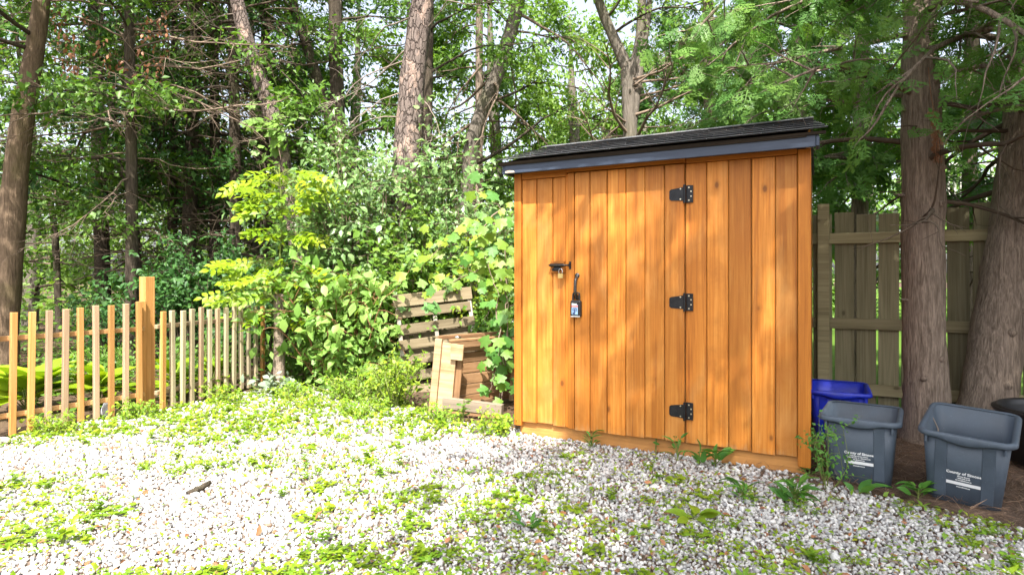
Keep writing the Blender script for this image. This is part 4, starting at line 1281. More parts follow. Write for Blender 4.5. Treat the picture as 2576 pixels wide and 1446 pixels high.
# ------------------------------------------------------------------ white cedars on the right
def cedar(label, pts, d, top, specs, seed, stubs=(), bark='bark_cedar', sides=18, dead=None, wob=.03):
    rg = np.random.RandomState(seed)
    P, r = trunk_path(pts, d, top, rg)
    base = np.array((P[0][0], P[0][1], 0.0))
    th = thing('cedar_tree', label, 'tree', base)
    g = Geo(); g.tube(P, r, sides, True, wob=wob, rng=rg); g.build('trunk', M[bark], th, True, base)
    gb = Geo(); gf = Geo()
    for sp in specs:
        sp = dict(sp); nf = sp.pop('n_fronds'); sz = sp.pop('size', .22)
        segs = limb_system(gb, P, r, rg, **sp)
        pos, R, sc = leaves_on(segs, nf, rg, sz, .05, .55, .45)
        keep = (pos[:, 2] > .3) & ~((pos[:, 1] < 1.6) & (np.abs(pos[:, 0]) < 1.2) & (pos[:, 2] < 2.6))
        # boughs are trimmed clear of the shed, the yard and the lower trunk
        qx, qy = pos[:, 0] - P0[0], pos[:, 1] - P0[1]
        lu, lv = EX * qx + EY * qy, -EY * qx + EX * qy
        keep &= ~((lu > -.3) & (lu < 2.3) & (lv > -1.2) & (lv < 1.7) & (pos[:, 2] < 2.5))
        keep &= ~((pos[:, 1] < np.where(pos[:, 0] > 2.75, 3.0, 3.8)) & (pos[:, 2] < 3.1))
        if pts[0][1] > 1000:
            for cx2, cy2 in ((3.06, 4.42), (3.68, 4.52)):
                keep &= ~((np.hypot(pos[:, 0] - cx2, pos[:, 1] - cy2) < .62) & (pos[:, 2] < 3.0))
        gf.inst(FROND if pts[0][1] > 850 else FROND_FAR, pos[keep], R[keep], sc[keep], rg.rand(keep.sum()))
    if dead:
        gd = Geo(); limb_system(gd, P, r, rg, **dead); gd.build('dead_branches', M['twig_dark'], th, False, base)
    gb.build('branches', M['bark_cedar'], th, True, base)
    gf.build('crown', M['leaf_cedar'], th, False, base)
    for (z, az, ln, rad) in stubs:
        k = np.interp(z, P[:, 2], np.arange(len(P))); c, _ = along(P, k / (len(P) - 1)); rr = np.interp(z, P[:, 2], r)
        a = math.radians(az); dv = np.array((math.cos(a), math.sin(a), .12))
        gs = Geo()
        q = c + dv * rr * .75
        gs.tube(np.array([q, q + dv * rr * .28, q + dv * (rr * .3 + ln * .5), q + dv * (rr * .3 + ln)]), [rad * 1.9, rad * 1.2, rad * .7, rad * .4], 9, True, wob=.08, rng=rg)
        gs.build('branch_stub', M['bark_cedar'], th, True, base)
    return th
C1 = dict(rise=.25, droop=-.75, subs=8, subL=.4, twigs=3, wob=.1)
cedar('straight cedar trunk beside the grey bins, knotty reddish bark',
      [(2336, 1116, 165), (2335, 1090, 128), (2331, 1030, 106), (2329, 960, 98), (2324, 800, 92), (2322, 500, 92), (2316, 250, 84), (2312, 60, 74)], 4.42, 9.0,
      [dict(C1, n=10, z0=2.35, z1=3.6, L0=1.6, L1=1.8, n_fronds=800, az=(150, 330)), dict(C1, n=18, z0=3.6, z1=8.5, L0=2.2, L1=.9, n_fronds=1500)], 81,
      [(2.62, -75, .03, .022), (1.98, -60, .02, .02), (1.72, -70, .015, .018), (.60, -80, .01, .02), (1.02, 190, .05, .008), (2.55, 165, .08, .014), (1.80, 170, .06, .012), (.46, -130, .01, .018)],
      dead=dict(n=8, z0=1.6, z1=2.9, L0=1.3, L1=1.6, rise=.1, droop=-.2, subs=5, twigs=2))
cedar('leaning cedar trunk at the end of the yard, bark with dark knot holes',
      [(2466, 1098, 175), (2472, 1070, 138), (2484, 1000, 118), (2512, 820, 112), (2540, 640, 104), (2566, 450, 98), (2590, 200, 92), (2610, 0, 86)], 4.52, 9.0,
      [dict(C1, n=12, z0=2.3, z1=3.6, L0=1.7, L1=2.0, n_fronds=1000, az=(160, 300)), dict(C1, n=16, z0=3.4, z1=8.5, L0=2.2, L1=.9, n_fronds=1400)], 82,
      [(.78, -100, .01, .024), (.40, -90, .01, .026), (.95, -70, .01, .02)],
      dead=dict(n=8, z0=1.5, z1=3.0, L0=1.3, L1=1.6, rise=-.1, droop=-.1, subs=5, twigs=2))
cedar('cedar tree rising behind the high end of the shed roof',
      [(2010, 800, 40), (2010, 300, 36), (2012, 0, 30)], 7.2, 8.5,
      [dict(C1, n=24, z0=1.6, z1=8, L0=1.9, L1=1.0, n_fronds=2400, size=.26)], 83)
cedar('cedar tree between the shed roof and the straight cedar trunk',
      [(2160, 800, 40), (2166, 300, 36), (2170, 0, 30)], 6.4, 8.0,
      [dict(C1, n=20, z0=1.9, z1=7.5, L0=1.7, L1=.9, n_fronds=2000, size=.26)], 84)
cedar('cedar tree behind the board fence right of the straight trunk',
      [(2440, 800, 36), (2440, 300, 32), (2446, 0, 28)], 6.3, 8.0,
      [dict(C1, n=18, z0=2.0, z1=7.5, L0=1.7, L1=.9, n_fronds=1700, size=.26)], 85)
cedar('cedar tree behind the middle of the shed roof',
      [(1790, 800, 34), (1786, 300, 30), (1780, 0, 26)], 9.6, 8.5,
      [dict(C1, n=20, z0=2.6, z1=8, L0=1.6, L1=.9, n_fronds=1700, size=.28)], 86)
cedar('cedar tree off beside the leaning trunk over the black tub',
      [(2900, 900, 120), (2905, 400, 100), (2910, 0, 90)], 3.9, 8.0,
      [dict(C1, n=22, z0=2.1, z1=7.5, L0=2.0, L1=1.0, n_fronds=2000)], 87)
# hanging dead sprig on the straight cedar
g = Geo()
p = W(2352, 330, 4.2)
Ph = smooth_path([W(2335, 170, 4.2), W(2342, 240, 4.2), W(2352, 300, 4.2), W(2354, 410, 4.2)], 14)
g.tube(Ph, .0022, 4)
rg = np.random.RandomState(3)
n = 26; t = rg.uniform(.55, 1, n)
pos = np.array([along(Ph, x * .999)[0] for x in t])
R = frame_from(rg.normal(size=(n, 3)) * .5 - UP, rg.normal(size=(n, 3)))
g.inst(FROND, pos, R, rg.uniform(.05, .09, n), rg.rand(n))
tag(g.build('dead_sprig', M['leaf_brown']), 'rust brown dead sprig hanging in front of the straight cedar trunk', 'sprig')

# trees that stand behind the viewer's right shoulder and dapple the shed
def shade_tree(label, x, y, top, spec, seed, mat):
    rg = np.random.RandomState(seed)
    P = smooth_path(np.array([(x, y, -.05), (x + .05, y, 2), (x - .1, y - .1, 4.5), (x, y, top)]), 16)
    r = np.linspace(.2, .03, 16)
    base = np.array((x, y, 0))
    th = thing('shade_tree', label, 'tree', base)
    g = Geo(); g.tube(P, r, 12, True); g.build('trunk', M['bark_grey'], th, True, base)
    gb = Geo(); gl = Geo()
    segs = limb_system(gb, P, r, rg, **dict(spec['limbs'], twigs=1))
    pos, R, sc = leaves_on(segs, spec['n'], rg, spec['size'], .12)
    keep = pos[:, 2] > 3.2
    gl.inst(LEAF_S, pos[keep], R[keep], sc[keep], rg.rand(keep.sum()))
    gb.build('branches', M['bark_dark'], th, True, base); gl.build('crown', mat, th, False, base)
shade_tree('broadleaf tree shading the shed from behind the photographer', 1.75, -1.0, 9.8, dec(22, 4.8, 9.6, 2.7, 1.9, 8200, .12, None), 91, M['leaf_mid'])
shade_tree('broadleaf tree shading the bins from beside the photographer', 3.9, -.55, 8.5, dec(26, 3.8, 8.2, 2.6, 1.8, 11000, .12, None), 92, M['leaf_mid'])
shade_tree('broadleaf tree shading the gravel from behind the photographer', 1.6, -2.9, 10.0, dec(20, 6.0, 9.8, 2.2, 1.7, 9500, .12, None), 94, M['leaf_mid'])
shade_tree('big broadleaf tree whose crown darkens the wood behind the picket fence', -7.6, 5.4, 9.5, dec(24, 4.6, 9.3, 4.4, 2.6, 5200, .12, None), 93, M['leaf_mid'])

# ------------------------------------------------------------------ shrubs, vines, garden plants
_leafmesh = {}
def leaf_mesh(tmpl, mat):
    k = (id(tmpl[0]), mat.name)
    if k not in _leafmesh:
        _leafmesh[k] = np_mesh('leaf', tmpl[0], tmpl[1], None, [mat], np.zeros(len(tmpl[0])), False)
    return _leafmesh[k]
def put_leaves(th, base, tmpl, mat, pos, R, sc, rg, singles=200, name='leaf'):
    """the leaves that show largest become parts of their own, the rest one mass"""
    base = np.asarray(base, float)
    sc = np.asarray(sc, float)
    order = np.argsort(pos[:, 1] / (sc if sc.ndim == 1 else sc[:, 0]))            # near and large first
    one, rest = order[:singles], order[singles:]
    me = leaf_mesh(tmpl, mat)
    for i in one:
        o = link(name, me, th)
        m = np.eye(4); m[:3, :3] = R[i] * sc[i]; m[:3, 3] = pos[i] - base
        o.matrix_local = Matrix(m.tolist())
    if len(rest):
        g = Geo(); g.inst(LEAF_M if tmpl is LEAF_O else tmpl, pos[rest], R[rest], sc[rest], rg.rand(len(rest)))
        tag(g.build('foliage', mat, th, False, base), kind='stuff')

def shrub(name, label, base, rx, ry, h, stems, leaves, size, mat, tmpl=LEAF_O, singles=150, seed=1, stem_mat='twig', zmin=.15, arch=.5, cat='shrub', spread=.045, lean=(0, 0), group=None, lo=.2, side=3, sr=1.0):
    rg = np.random.RandomState(seed)
    base = np.array((base[0], base[1], 0.0))
    th = thing(name, label, cat, base, 0, group)
    g = Geo(); segs = []
    for i in range(stems):
        a = rg.uniform(0, 2 * math.pi); q = rg.uniform(.1, 1)
        p0 = base + np.array((math.cos(a) * rx * .25 * q, math.sin(a) * ry * .25 * q, 0.0))
        hh = h * rg.uniform(.55, 1.0) * (1 - .25 * q)
        tip = base + np.array((math.cos(a) * rx * q + lean[0], math.sin(a) * ry * q + lean[1], hh))
        mid = p0 * .5 + tip * .5 + np.array((0, 0, arch * .25 * h)) + rg.normal(size=3) * .06
        P = smooth_path(np.array([p0, mid, tip]), 8)
        g.tube(P, np.linspace(.009, .002, 8) * sr, 5)
        for k in range(3, 8): segs.append((P[k - 1], P[k]))
        for s in range(side):
            t = rg.uniform(lo, .95); c, dd = along(P, t)
            d2 = dd / np.linalg.norm(dd) * .5 + rg.normal(size=3) * np.array((.7, .7, .35))
            Q = wander(c, d2, h * rg.uniform(.15, .32), 4, rg, -.1, .12)
            g.tube(Q, np.linspace(.004, .0015, 5) * sr, 4)
            segs.append((Q[0], Q[-1])); segs.append((Q[1], Q[-1]))
    g.build('stems', M[stem_mat], th, True, base)
    pos, R, sc = leaves_on(segs, leaves, rg, size, spread, .35, .45)
    keep = pos[:, 2] > zmin
    put_leaves(th, base, tmpl, mat, pos[keep], R[keep], sc[keep], rg, singles)
    return th

def ash_sapling():
    rg = np.random.RandomState(31)
    base = np.array((-2.50, 6.45, 0)); th = thing('ash_sapling', 'yellow-green sapling with feathered leaves glowing in the sun', 'sapling', base)
    g = Geo()
    T = smooth_path(np.array([base, base + (-.03, 0, 1.0), base + (.0, .02, 1.8), base + (-.02, 0, 2.42)]), 16)
    g.tube(T, np.linspace(.016, .004, 16), 7)
    # one compound leaf: a stalk with seven leaflets
    V, Fc = [], []
    def addleaf(p, ang, s):
        c, sn = math.cos(ang), math.sin(ang); b = len(V)
        for x, y, z in LEAF_O[0]:
            V.append((p[0] + s * (c * x - sn * y), p[1] + s * (sn * x + c * y), p[2] + s * z))
        for f in LEAF_O[1]: Fc.append(tuple(f + b))
    for i, x in enumerate((.30, .52, .74)):
        for sd in (1, -1): addleaf((x, 0, -.1 * x * x), sd * math.radians(52), .30 + .02 * i)
    addleaf((.92, 0, -.09), 0, .34)
    b = len(V); V += [(0, .008, 0), (0, -.008, 0), (.95, .004, -.09), (.95, -.004, -.09)]; Fc += [(b, b + 1, b + 3), (b, b + 3, b + 2)]
    tm = (np.array(V), np.array(Fc))
    pos, D, sc = [], [], []
    for tier, (z, L, n) in enumerate(((2.36, .30, 13), (2.20, .48, 22), (2.04, .46, 20), (1.88, .36, 16), (1.66, .36, 16), (1.40, .50, 18), (1.22, .60, 24), (1.04, .58, 20), (.86, .45, 14))):
        c0 = T[np.argmin(abs(T[:, 2] - z))]
        for k in range(n):
            a = rg.uniform(0, 2 * math.pi)
            l = L * rg.uniform(.25, 1.0)
            q = c0 + np.array((math.cos(a) * l * 1.05, math.sin(a) * l * .7, rg.uniform(-.04, .05)))
            g.tube(np.array([c0 - (0, 0, .05), c0 * .5 + q * .5 + (0, 0, .03), q]), [.004, .003, .002], 4)
            pos.append(q); D.append((math.cos(a) + rg.normal() * .4, math.sin(a) - .25 + rg.normal() * .4, rg.uniform(-.5, .0))); sc.append(rg.uniform(.22, .32))
    n = len(pos)
    R = frame_from(np.array(D), rg.normal(size=(n, 3)) * .28 + np.array((0, -1.0, .9)))
    g.build('stem', M['stem_green'], th, True, base)
    put_leaves(th, base, tm, M['leaf_ash'], np.array(pos), R, np.array(sc), rg, 200)
ash_sapling()
shrub('dogwood_shrub', 'broad dogwood with large oval drooping leaves over the end of the picket fence', (-1.84, 6.40), .85, .55, 1.45, 34, 1250, .125, M['leaf_dog'], LEAF_O, 295, 32, 'stem_red', .10, .8, lean=(-.05, -.15), lo=.05, side=4)
shrub('dogwood_shrub', 'dogwood with large oval leaves between the picket fence and the pallet', (-1.55, 6.55), .6, .4, 1.1, 26, 900, .11, M['leaf_dog'], LEAF_O, 200, 33, 'stem_red', .05, .7, lo=.05, side=4)
shrub('dogwood_shrub', 'low dogwood sprays drooping to the gravel edge beside the silvery clump', (-1.72, 6.22), .60, .3, .62, 38, 900, .11, M['leaf_dog'], LEAF_O, 220, 132, 'stem_red', .03, .7, lo=.02, side=4)
shrub('honeysuckle_shrub', 'tall upright greyish green shrub with pale shoots around the pine trunk', (-1.75, 7.12), 1.0, .5, 3.25, 56, 7200, .092, M['leaf_grey'], LEAF_O, 200, 34, 'twig', .5, .35, lo=.1, side=5)
shrub('honeysuckle_shrub', 'upright grey-green shrub reaching up beside the shed, behind the vine', (-.62, 7.3), .85, .5, 2.95, 44, 5600, .088, M['leaf_grey'], LEAF_O, 150, 35, 'twig', .4, .35, lo=.1, side=5)
shrub('leafy_shrub', 'dense fresh green shrub in front of the pine trunk, above the pallet', (-1.15, 7.0), .75, .3, 2.15, 44, 5400, .09, M['leaf_bright'], LEAF_O, 250, 36, 'twig', .1, .5, lo=.05, side=5)
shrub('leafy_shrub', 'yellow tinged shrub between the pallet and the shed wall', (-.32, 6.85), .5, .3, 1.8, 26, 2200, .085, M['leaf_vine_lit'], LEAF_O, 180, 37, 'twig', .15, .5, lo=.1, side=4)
shrub('leafy_shrub', 'low green shrub filling the space behind the crate', (-.2, 6.6), .45, .3, 1.0, 20, 1300, .085, M['leaf_mid'], LEAF_O, 60, 38, 'twig', .05, .5, lo=.05, side=4)
shrub('leafy_shrub', 'bright leafy backing shrub between the leaning trunk and the pine', (-2.55, 8.0), .9, .4, 2.3, 30, 4200, .11, M['leaf_bright'], LEAF_S, 0, 133, 'twig_dark', .2, .4, lo=.1, side=5)
shrub('leafy_shrub', 'bright leafy backing shrub just behind the pine trunk', (-1.35, 8.1), .8, .4, 2.4, 30, 4200, .11, M['leaf_bright'], LEAF_S, 0, 134, 'twig_dark', .2, .4, lo=.1, side=5)
shrub('leafy_shrub', 'bright leafy backing shrub under the low end of the shed roof', (-.2, 8.0), .8, .4, 2.4, 30, 4200, .11, M['leaf_bright'], LEAF_S, 0, 135, 'twig_dark', .2, .4, lo=.1, side=5)
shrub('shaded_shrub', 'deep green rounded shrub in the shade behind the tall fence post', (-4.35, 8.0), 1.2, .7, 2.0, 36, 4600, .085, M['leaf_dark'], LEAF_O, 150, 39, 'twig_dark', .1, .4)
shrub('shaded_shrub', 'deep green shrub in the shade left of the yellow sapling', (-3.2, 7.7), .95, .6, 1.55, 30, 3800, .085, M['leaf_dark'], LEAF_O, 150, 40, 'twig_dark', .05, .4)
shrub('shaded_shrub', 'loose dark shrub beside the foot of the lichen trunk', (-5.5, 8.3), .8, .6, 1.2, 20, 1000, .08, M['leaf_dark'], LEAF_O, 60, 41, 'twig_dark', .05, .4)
shrub('leafy_shrub', 'low leafy undergrowth just behind the grey end of the picket fence', (-3.3, 6.5), .7, .4, .62, 26, 900, .06, M['leaf_mid'], LEAF_O, 80, 42, 'stem_green', .02, .5)
shrub('leafy_shrub', 'low leafy undergrowth behind the orange pickets', (-4.3, 6.3), .8, .5, .5, 26, 800, .06, M['leaf_mid'], LEAF_O, 60, 43, 'stem_green', .02, .5)
shrub('leafy_shrub', 'undergrowth at the foot of the dogwoods beside the round post', (-2.3, 6.75), .7, .4, .6, 24, 900, .08, M['leaf_mid'], LEAF_O, 60, 44, 'stem_green', .02, .5)
shrub('leafy_shrub', 'fresh green sapling thicket on the far side of the shaded wood', (-6.3, 11.0), 1.5, .8, 2.4, 24, 2600, .10, M['leaf_bright'], LEAF_S, 0, 45, 'twig_dark', .1, .4)
shrub('leafy_shrub', 'fresh green thicket seen low between the shaded conifers', (-4.4, 11.4), 1.4, .8, 2.2, 24, 2400, .10, M['leaf_bright'], LEAF_S, 0, 46, 'twig_dark', .1, .4)
shrub('leafy_shrub', 'fresh green thicket low behind the flaking pine', (-1.4, 10.6), 1.6, .8, 2.4, 24, 2400, .10, M['leaf_bright'], LEAF_S, 0, 47, 'twig_dark', .1, .4)
shrub('golden_herb', 'clump of upright yellow-green herbs beside the crate', (-1.07, 5.48), .27, .25, .55, 34, 900, .042, M['leaf_yellow'], LEAF_O, 60, 48, 'stem_green', .01, .2, cat='plant', spread=.02)
shrub('golden_herb', 'lower loose yellow-green herbs between the dogwood and the crate', (-1.5, 5.75), .5, .28, .32, 34, 800, .04, M['leaf_weed'], LEAF_O, 40, 49, 'stem_green', .01, .2, cat='plant', spread=.02)
for _i, (_x, _y, _rx, _h, _lab) in enumerate([(-2.15, 5.85, .35, .16, 'low herb patch in front of the silvery clump'), (-1.85, 5.45, .38, .15, 'low herb patch midway between silvery clump and crate'),
        (-1.35, 5.15, .36, .17, 'low herb patch in front of the golden herbs'), (-2.75, 5.65, .30, .17, 'low herb patch at the foot of the grey pickets'),
        (-3.15, 5.05, .26, .16, 'low herb patch at the foot of the tall square post'), (-3.5, 4.55, .24, .15, 'low herb patch at the foot of the orange pickets'),
        (-.62, 4.88, .26, .15, 'low herb patch under the crate beam'), (-.12, 4.52, .16, .17, 'low herb patch at the crate side corner of the shed')]):
    shrub('herb_patch', _lab, (_x, _y), _rx, _rx * .55, _h, 26, 420, .036, M['leaf_ground'] if _i % 2 else M['leaf_weed'], LEAF_O, 40, 150 + _i, 'stem_green', .008, .2, cat='weed', spread=.02, sr=.35, lo=.05)
shrub('wiry_weed', 'tall wiry weed with tiny leaves growing against the upright grey bin', (1.80, 3.39), .13, .08, .56, 7, 260, .030, M['leaf_weed2'], LEAF_S, 0, 50, 'stem_green', .08, .2, cat='weed', spread=.012, sr=.3)
shrub('lambs_ear', 'silvery woolly leaved clump at the end of the picket fence', (-2.42, 6.12), .28, .2, .16, 20, 160, .09, M['leaf_silver'], LEAF_O, 100, 51, 'stem_green', .01, .3, cat='plant')

def grape_vine():
    rg = np.random.RandomState(52)
    base = np.array((-.10, 5.45, 0)); th = thing('grape_vine', 'grape vine with big lobed leaves trailing down beside the shed wall', 'vine', base)
    g = Geo(); pos, D = [], []
    strands = [[(-.10, 5.45, .0), (-.12, 5.5, .5), (-.10, 5.6, 1.0), (-.3, 5.7, 1.45), (-.45, 5.65, 1.75)],
               [(-.10, 5.45, .0), (-.05, 5.5, .6), (-.05, 5.6, 1.3), (-.10, 5.65, 1.85), (-.35, 5.75, 2.05)],
               [(-.45, 5.8, 1.65), (-.25, 5.6, 1.35), (-.55, 5.55, 1.15), (-.75, 5.5, 1.05)],
               [(-.05, 5.6, 1.3), (-.14, 5.4, .95), (-.10, 5.3, .62), (-.16, 5.25, .38), (-.20, 5.2, .22)],
               [(-.05, 5.6, 1.3), (-.06, 5.45, 1.0), (-.04, 5.38, .7), (-.08, 5.3, .45)],
               [(-.1, 5.65, 1.85), (-.3, 5.5, 1.6), (-.2, 5.4, 1.3), (-.12, 5.35, 1.05)],
               [(-.1, 5.65, 1.7), (-.6, 5.65, 1.55), (-.85, 5.6, 1.25)]]
    counts = (42, 42, 26, 17, 11, 28, 24)
    for S, c in zip(strands, counts):
        P = smooth_path(np.array(S), 16); P += rg.normal(size=P.shape) * .012; P[0] = S[0]
        g.tube(P, np.linspace(.007, .003, 16), 5)
        for i in range(c):
            q, _ = along(P, rg.uniform(.1, .999))
            pos.append(q + rg.normal(size=3) * np.array((.09, .06, .08))); D.append((rg.normal() * .7, -.55 + rg.normal() * .3, -.75))
    n = len(pos); pos = np.array(pos)
    keep = pos[:, 2] > .1
    R = frame_from(np.array(D), rg.normal(size=(n, 3)) * .35 + np.array((0, -1.0, .75)))
    sc = rg.uniform(.075, .15, n)
    g.build('stems', M['twig'], th, True, base)
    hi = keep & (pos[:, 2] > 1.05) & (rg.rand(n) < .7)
    put_leaves(th, base, LEAF_G, M['leaf_vine_lit'], pos[hi], R[hi], sc[hi], rg, 300)  # most upper leaves take the copy coloured as if sunlit
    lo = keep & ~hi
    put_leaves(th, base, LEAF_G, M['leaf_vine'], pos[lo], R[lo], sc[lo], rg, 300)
grape_vine()
def clinging_vine():
    rg = np.random.RandomState(53)
    base = W(728, 0, 8.05); base[2] = 0
    th = thing('climbing_vine', 'pale leaved vine clinging to the crooked leaning trunk', 'vine', base)
    P = smooth_path(np.array([base + (0, .1, 0), W(735, 600, 8.15), W(712, 430, 8.1), W(690, 330, 8.1), W(670, 280, 8.15)]), 20)
    g = Geo(); g.tube(P, .006, 5); g.build('stems', M['twig'], th, True, base)
    pos = np.array([along(P, x)[0] for x in rg.uniform(.62, .97, 60)]) + rg.normal(size=(60, 3)) * np.array((.16, .08, .09))
    R = frame_from(rg.normal(size=(60, 3)) * .5 + np.array((0, -.4, -.8)), rg.normal(size=(60, 3)) * .3 + np.array((0, -1, .8)))
    put_leaves(th, base, LEAF_G, M['leaf_dog'], pos, R, rg.uniform(.10, .17, 60), rg, 60)
clinging_vine()

def hosta(label, x, y, rad, n, seed):
    rg = np.random.RandomState(seed)
    base = np.array((x, y, 0)); th = thing('hosta', label, 'plant', base, 0, None)
    a = rg.uniform(0, 2 * math.pi, n); q = rg.uniform(.15, 1, n)
    D = np.stack([np.cos(a), np.sin(a), .9 - .9 * q], 1)
    pos = base + np.stack([np.cos(a) * rad * .25 * q, np.sin(a) * rad * .25 * q, .10 + .16 * (1 - q) + rg.uniform(0, .05, n)], 1)
    R = frame_from(D, np.tile(UP, (n, 1)) + rg.normal(size=(n, 3)) * .15)
    g = Geo()
    for p in pos: g.tube(np.array([base + rg.normal(size=3) * np.array((.02, .02, 0)), p]), [.006, .004], 4)
    g.build('stalks', M['stem_green'], th, True, base)
    put_leaves(th, base, LEAF_HOSTA, M['leaf_hosta'], pos, R, rg.uniform(.7, 1.05, n) * rad, rg, n)
hosta('big lime green hosta behind the outermost orange pickets', -4.25, 5.25, .42, 34, 54)
hosta('lime green hosta touching the fence behind the fourth picket', -3.85, 5.55, .30, 24, 55)
hosta('small lime hosta behind the tall square post', -3.35, 5.95, .28, 20, 56)
hosta('small lime hosta behind the first grey pickets', -3.05, 6.15, .22, 16, 57)

def big_weed(label, x, y, n, size, tmpl, mat, seed, upright=.8, stalk=.1):
    rg = np.random.RandomState(seed + 700)
    base = np.array((x, y, 0.0)); th = thing('broadleaf_weed', label, 'weed', base)
    a = np.arange(n) * 2.4 + rg.uniform(-.5, .5, n); D = np.stack([np.cos(a), np.sin(a), np.full(n, upright) * rg.uniform(.15, 1.2, n)], 1)
    pos = base + np.stack([np.cos(a) * .02 + rg.normal(size=n) * .012, np.sin(a) * .02 + rg.normal(size=n) * .012, .015 + rg.uniform(.0, 1, n) * stalk], 1)
    R = frame_from(D, np.tile(UP, (n, 1)) + rg.normal(size=(n, 3)) * .38)
    g = Geo(); g.tube(np.array([base, base + (0, 0, stalk * .6), base + (.004, 0, stalk * 1.02)]), [.005, .004, .003], 5)
    for p in pos: g.tube(np.array([base + (0, 0, (p[2] - .01) * .5), p]), .0018, 3)
    g.build('stalk', M['stem_green'], th, True, base)
    sc = (.78 * size * rg.uniform(.45, 1.1, n))[:, None] * np.stack([np.ones(n), rg.uniform(.7, 1.1, n), rg.uniform(.5, 2.0, n)], 1)
    put_leaves(th, base, tmpl, mat, pos, R, sc, rg, n)
def G(px, py):
    y = EYE * F / (py - HY); return (px - CX) / F * y, y
big_weed('burdock-like weed with crinkled round leaves against the shed skirt', *G(1800, 1178), 9, .17, LEAF_BURDOCK, M['leaf_weed2'], 1, 1.0, .10)
big_weed('upright weed with pointed leaves just below the lowest hinge', *G(1760, 1172), 6, .16, LEAF_BURDOCK, M['leaf_weed2'], 2, 1.6, .12)
big_weed('weed with one round leaf on a thin stalk at the shed skirt', *G(1650, 1145), 3, .085, LEAF_R, M['leaf_weed2'], 3, .4, .14)
big_weed('slender upright weed between the round leaf weed and the burdock', *G(1705, 1165), 11, .10, LEAF_STRAP, M['leaf_weed2'], 4, .8, .16)
big_weed('pale flat lettuce-like rosette in the gravel before the door', *G(1750, 1312), 9, .15, LEAF_BURDOCK, M['leaf_yellow'], 5, .35, .02)
big_weed('bushy dark weed clump at the gravel edge before the upright bin', *G(2000, 1275), 34, .15, LEAF_STRAP, M['leaf_weed2'], 6, .8, .10)
big_weed('deep green weed clump beside the bushy one', *G(1870, 1262), 18, .13, LEAF_STRAP, M['leaf_weed2'], 7, .7, .08)
big_weed('weed with two long curled leaves before the upright bin', *G(2160, 1250), 4, .17, LEAF_BURDOCK, M['leaf_weed2'], 8, .9, .03)
big_weed('spiky weed between the two grey bins', *G(2310, 1255), 14, .12, LEAF_BURDOCK, M['leaf_weed2'], 9, .8, .05)
big_weed('small leafy weed at the shed corner post', *G(2035, 1200), 8, .11, LEAF_STRAP, M['leaf_weed2'], 10, .6, .04)
big_weed('leafy weed with round leaves growing over the crate beam', *G(1165, 1068), 12, .10, LEAF_R, M['leaf_vine'], 12, .5, .20)
big_weed('round leaved creeper at the shed corner by the crate beam', *G(1262, 1085), 22, .085, LEAF_R, M['leaf_weed'], 13, .35, .12)
big_weed('grassy weed beside the skirt under the door edge', *G(1488, 1130), 16, .10, LEAF_STRAP, M['leaf_weed2'], 14, 1.2, .09)
big_weed('single pointed weed standing alone in the bright gravel', *G(160, 1375), 6, .10, LEAF_BURDOCK, M['leaf_weed'], 15, 1.0, .07)
big_weed('star shaped weed with long dark leaves in the dappled gravel', *G(1325, 1335), 7, .15, LEAF_STRAP, M['leaf_weed2'], 16, .5, .03)

# ------------------------------------------------------------------ small weeds in the gravel
def weed_mesh(kind, seed):
    rg = np.random.RandomState(seed); g = Geo()
    if kind == 'rosette':
        n = 9; a = np.arange(n) * 2.4; D = np.stack([np.cos(a), np.sin(a), rg.uniform(.25, .9, n)], 1)
        g.inst(LEAF_STRAP, np.stack([np.cos(a) * .004, np.sin(a) * .004, np.full(n, .004)], 1), frame_from(D, np.tile(UP, (n, 1)) + rg.normal(size=(n, 3)) * .2), rg.uniform(.06, .12, n), rg.rand(n) * .3)
    elif kind == 'clover':
        n = 26; a = rg.uniform(0, 6.28, n); q = np.sqrt(rg.rand(n)) * .085
        pos = np.stack([np.cos(a) * q, np.sin(a) * q, rg.uniform(.012, .05, n)], 1)
        D = np.stack([np.cos(a) + rg.normal(size=n) * .6, np.sin(a) + rg.normal(size=n) * .6, rg.uniform(-.2, .3, n)], 1)
        g.inst(LEAF_R, pos, frame_from(D, np.tile(UP, (n, 1)) + rg.normal(size=(n, 3)) * .3), rg.uniform(.028, .05, n), rg.rand(n) * .5)
        for p in pos: g.tube(np.array([p * (.4, .4, 0), p]), .0012, 3)
    elif kind == 'upright':
        for s in range(3):
            P = wander((rg.normal() * .02, rg.normal() * .02, 0), (rg.normal() * .3, rg.normal() * .3, 1), rg.uniform(.07, .15), 5, rg, 0, .1)
            g.tube(P, np.linspace(.003, .0015, 6), 4)
            n = 12; t = np.linspace(.15, .999, n); a = np.arange(n) * 1.6 + s
            pos = np.array([along(P, x)[0] for x in t]); D = np.stack([np.cos(a), np.sin(a), np.full(n, .35)], 1)
            g.inst(LEAF_O, pos, frame_from(D, np.tile(UP, (n, 1)) + rg.normal(size=(n, 3)) * .2), rg.uniform(.03, .055, n), rg.rand(n) * .4)
    else:
        n = 34; a = rg.uniform(0, 6.28, n); q = np.sqrt(rg.rand(n)) * .10
        pos = np.stack([np.cos(a) * q, np.sin(a) * q, rg.uniform(.008, .04, n)], 1)
        D = np.stack([rg.normal(size=n), rg.normal(size=n), rg.uniform(-.1, .6, n)], 1)
        g.inst(LEAF_O, pos, frame_from(D, np.tile(UP, (n, 1)) + rg.normal(size=(n, 3)) * .35), rg.uniform(.025, .05, n), rg.rand(n) * .5)
        for p in pos: g.tube(np.array([(0, 0, .002), p * (.5, .5, .3), p]), .0012, 3)
    return g
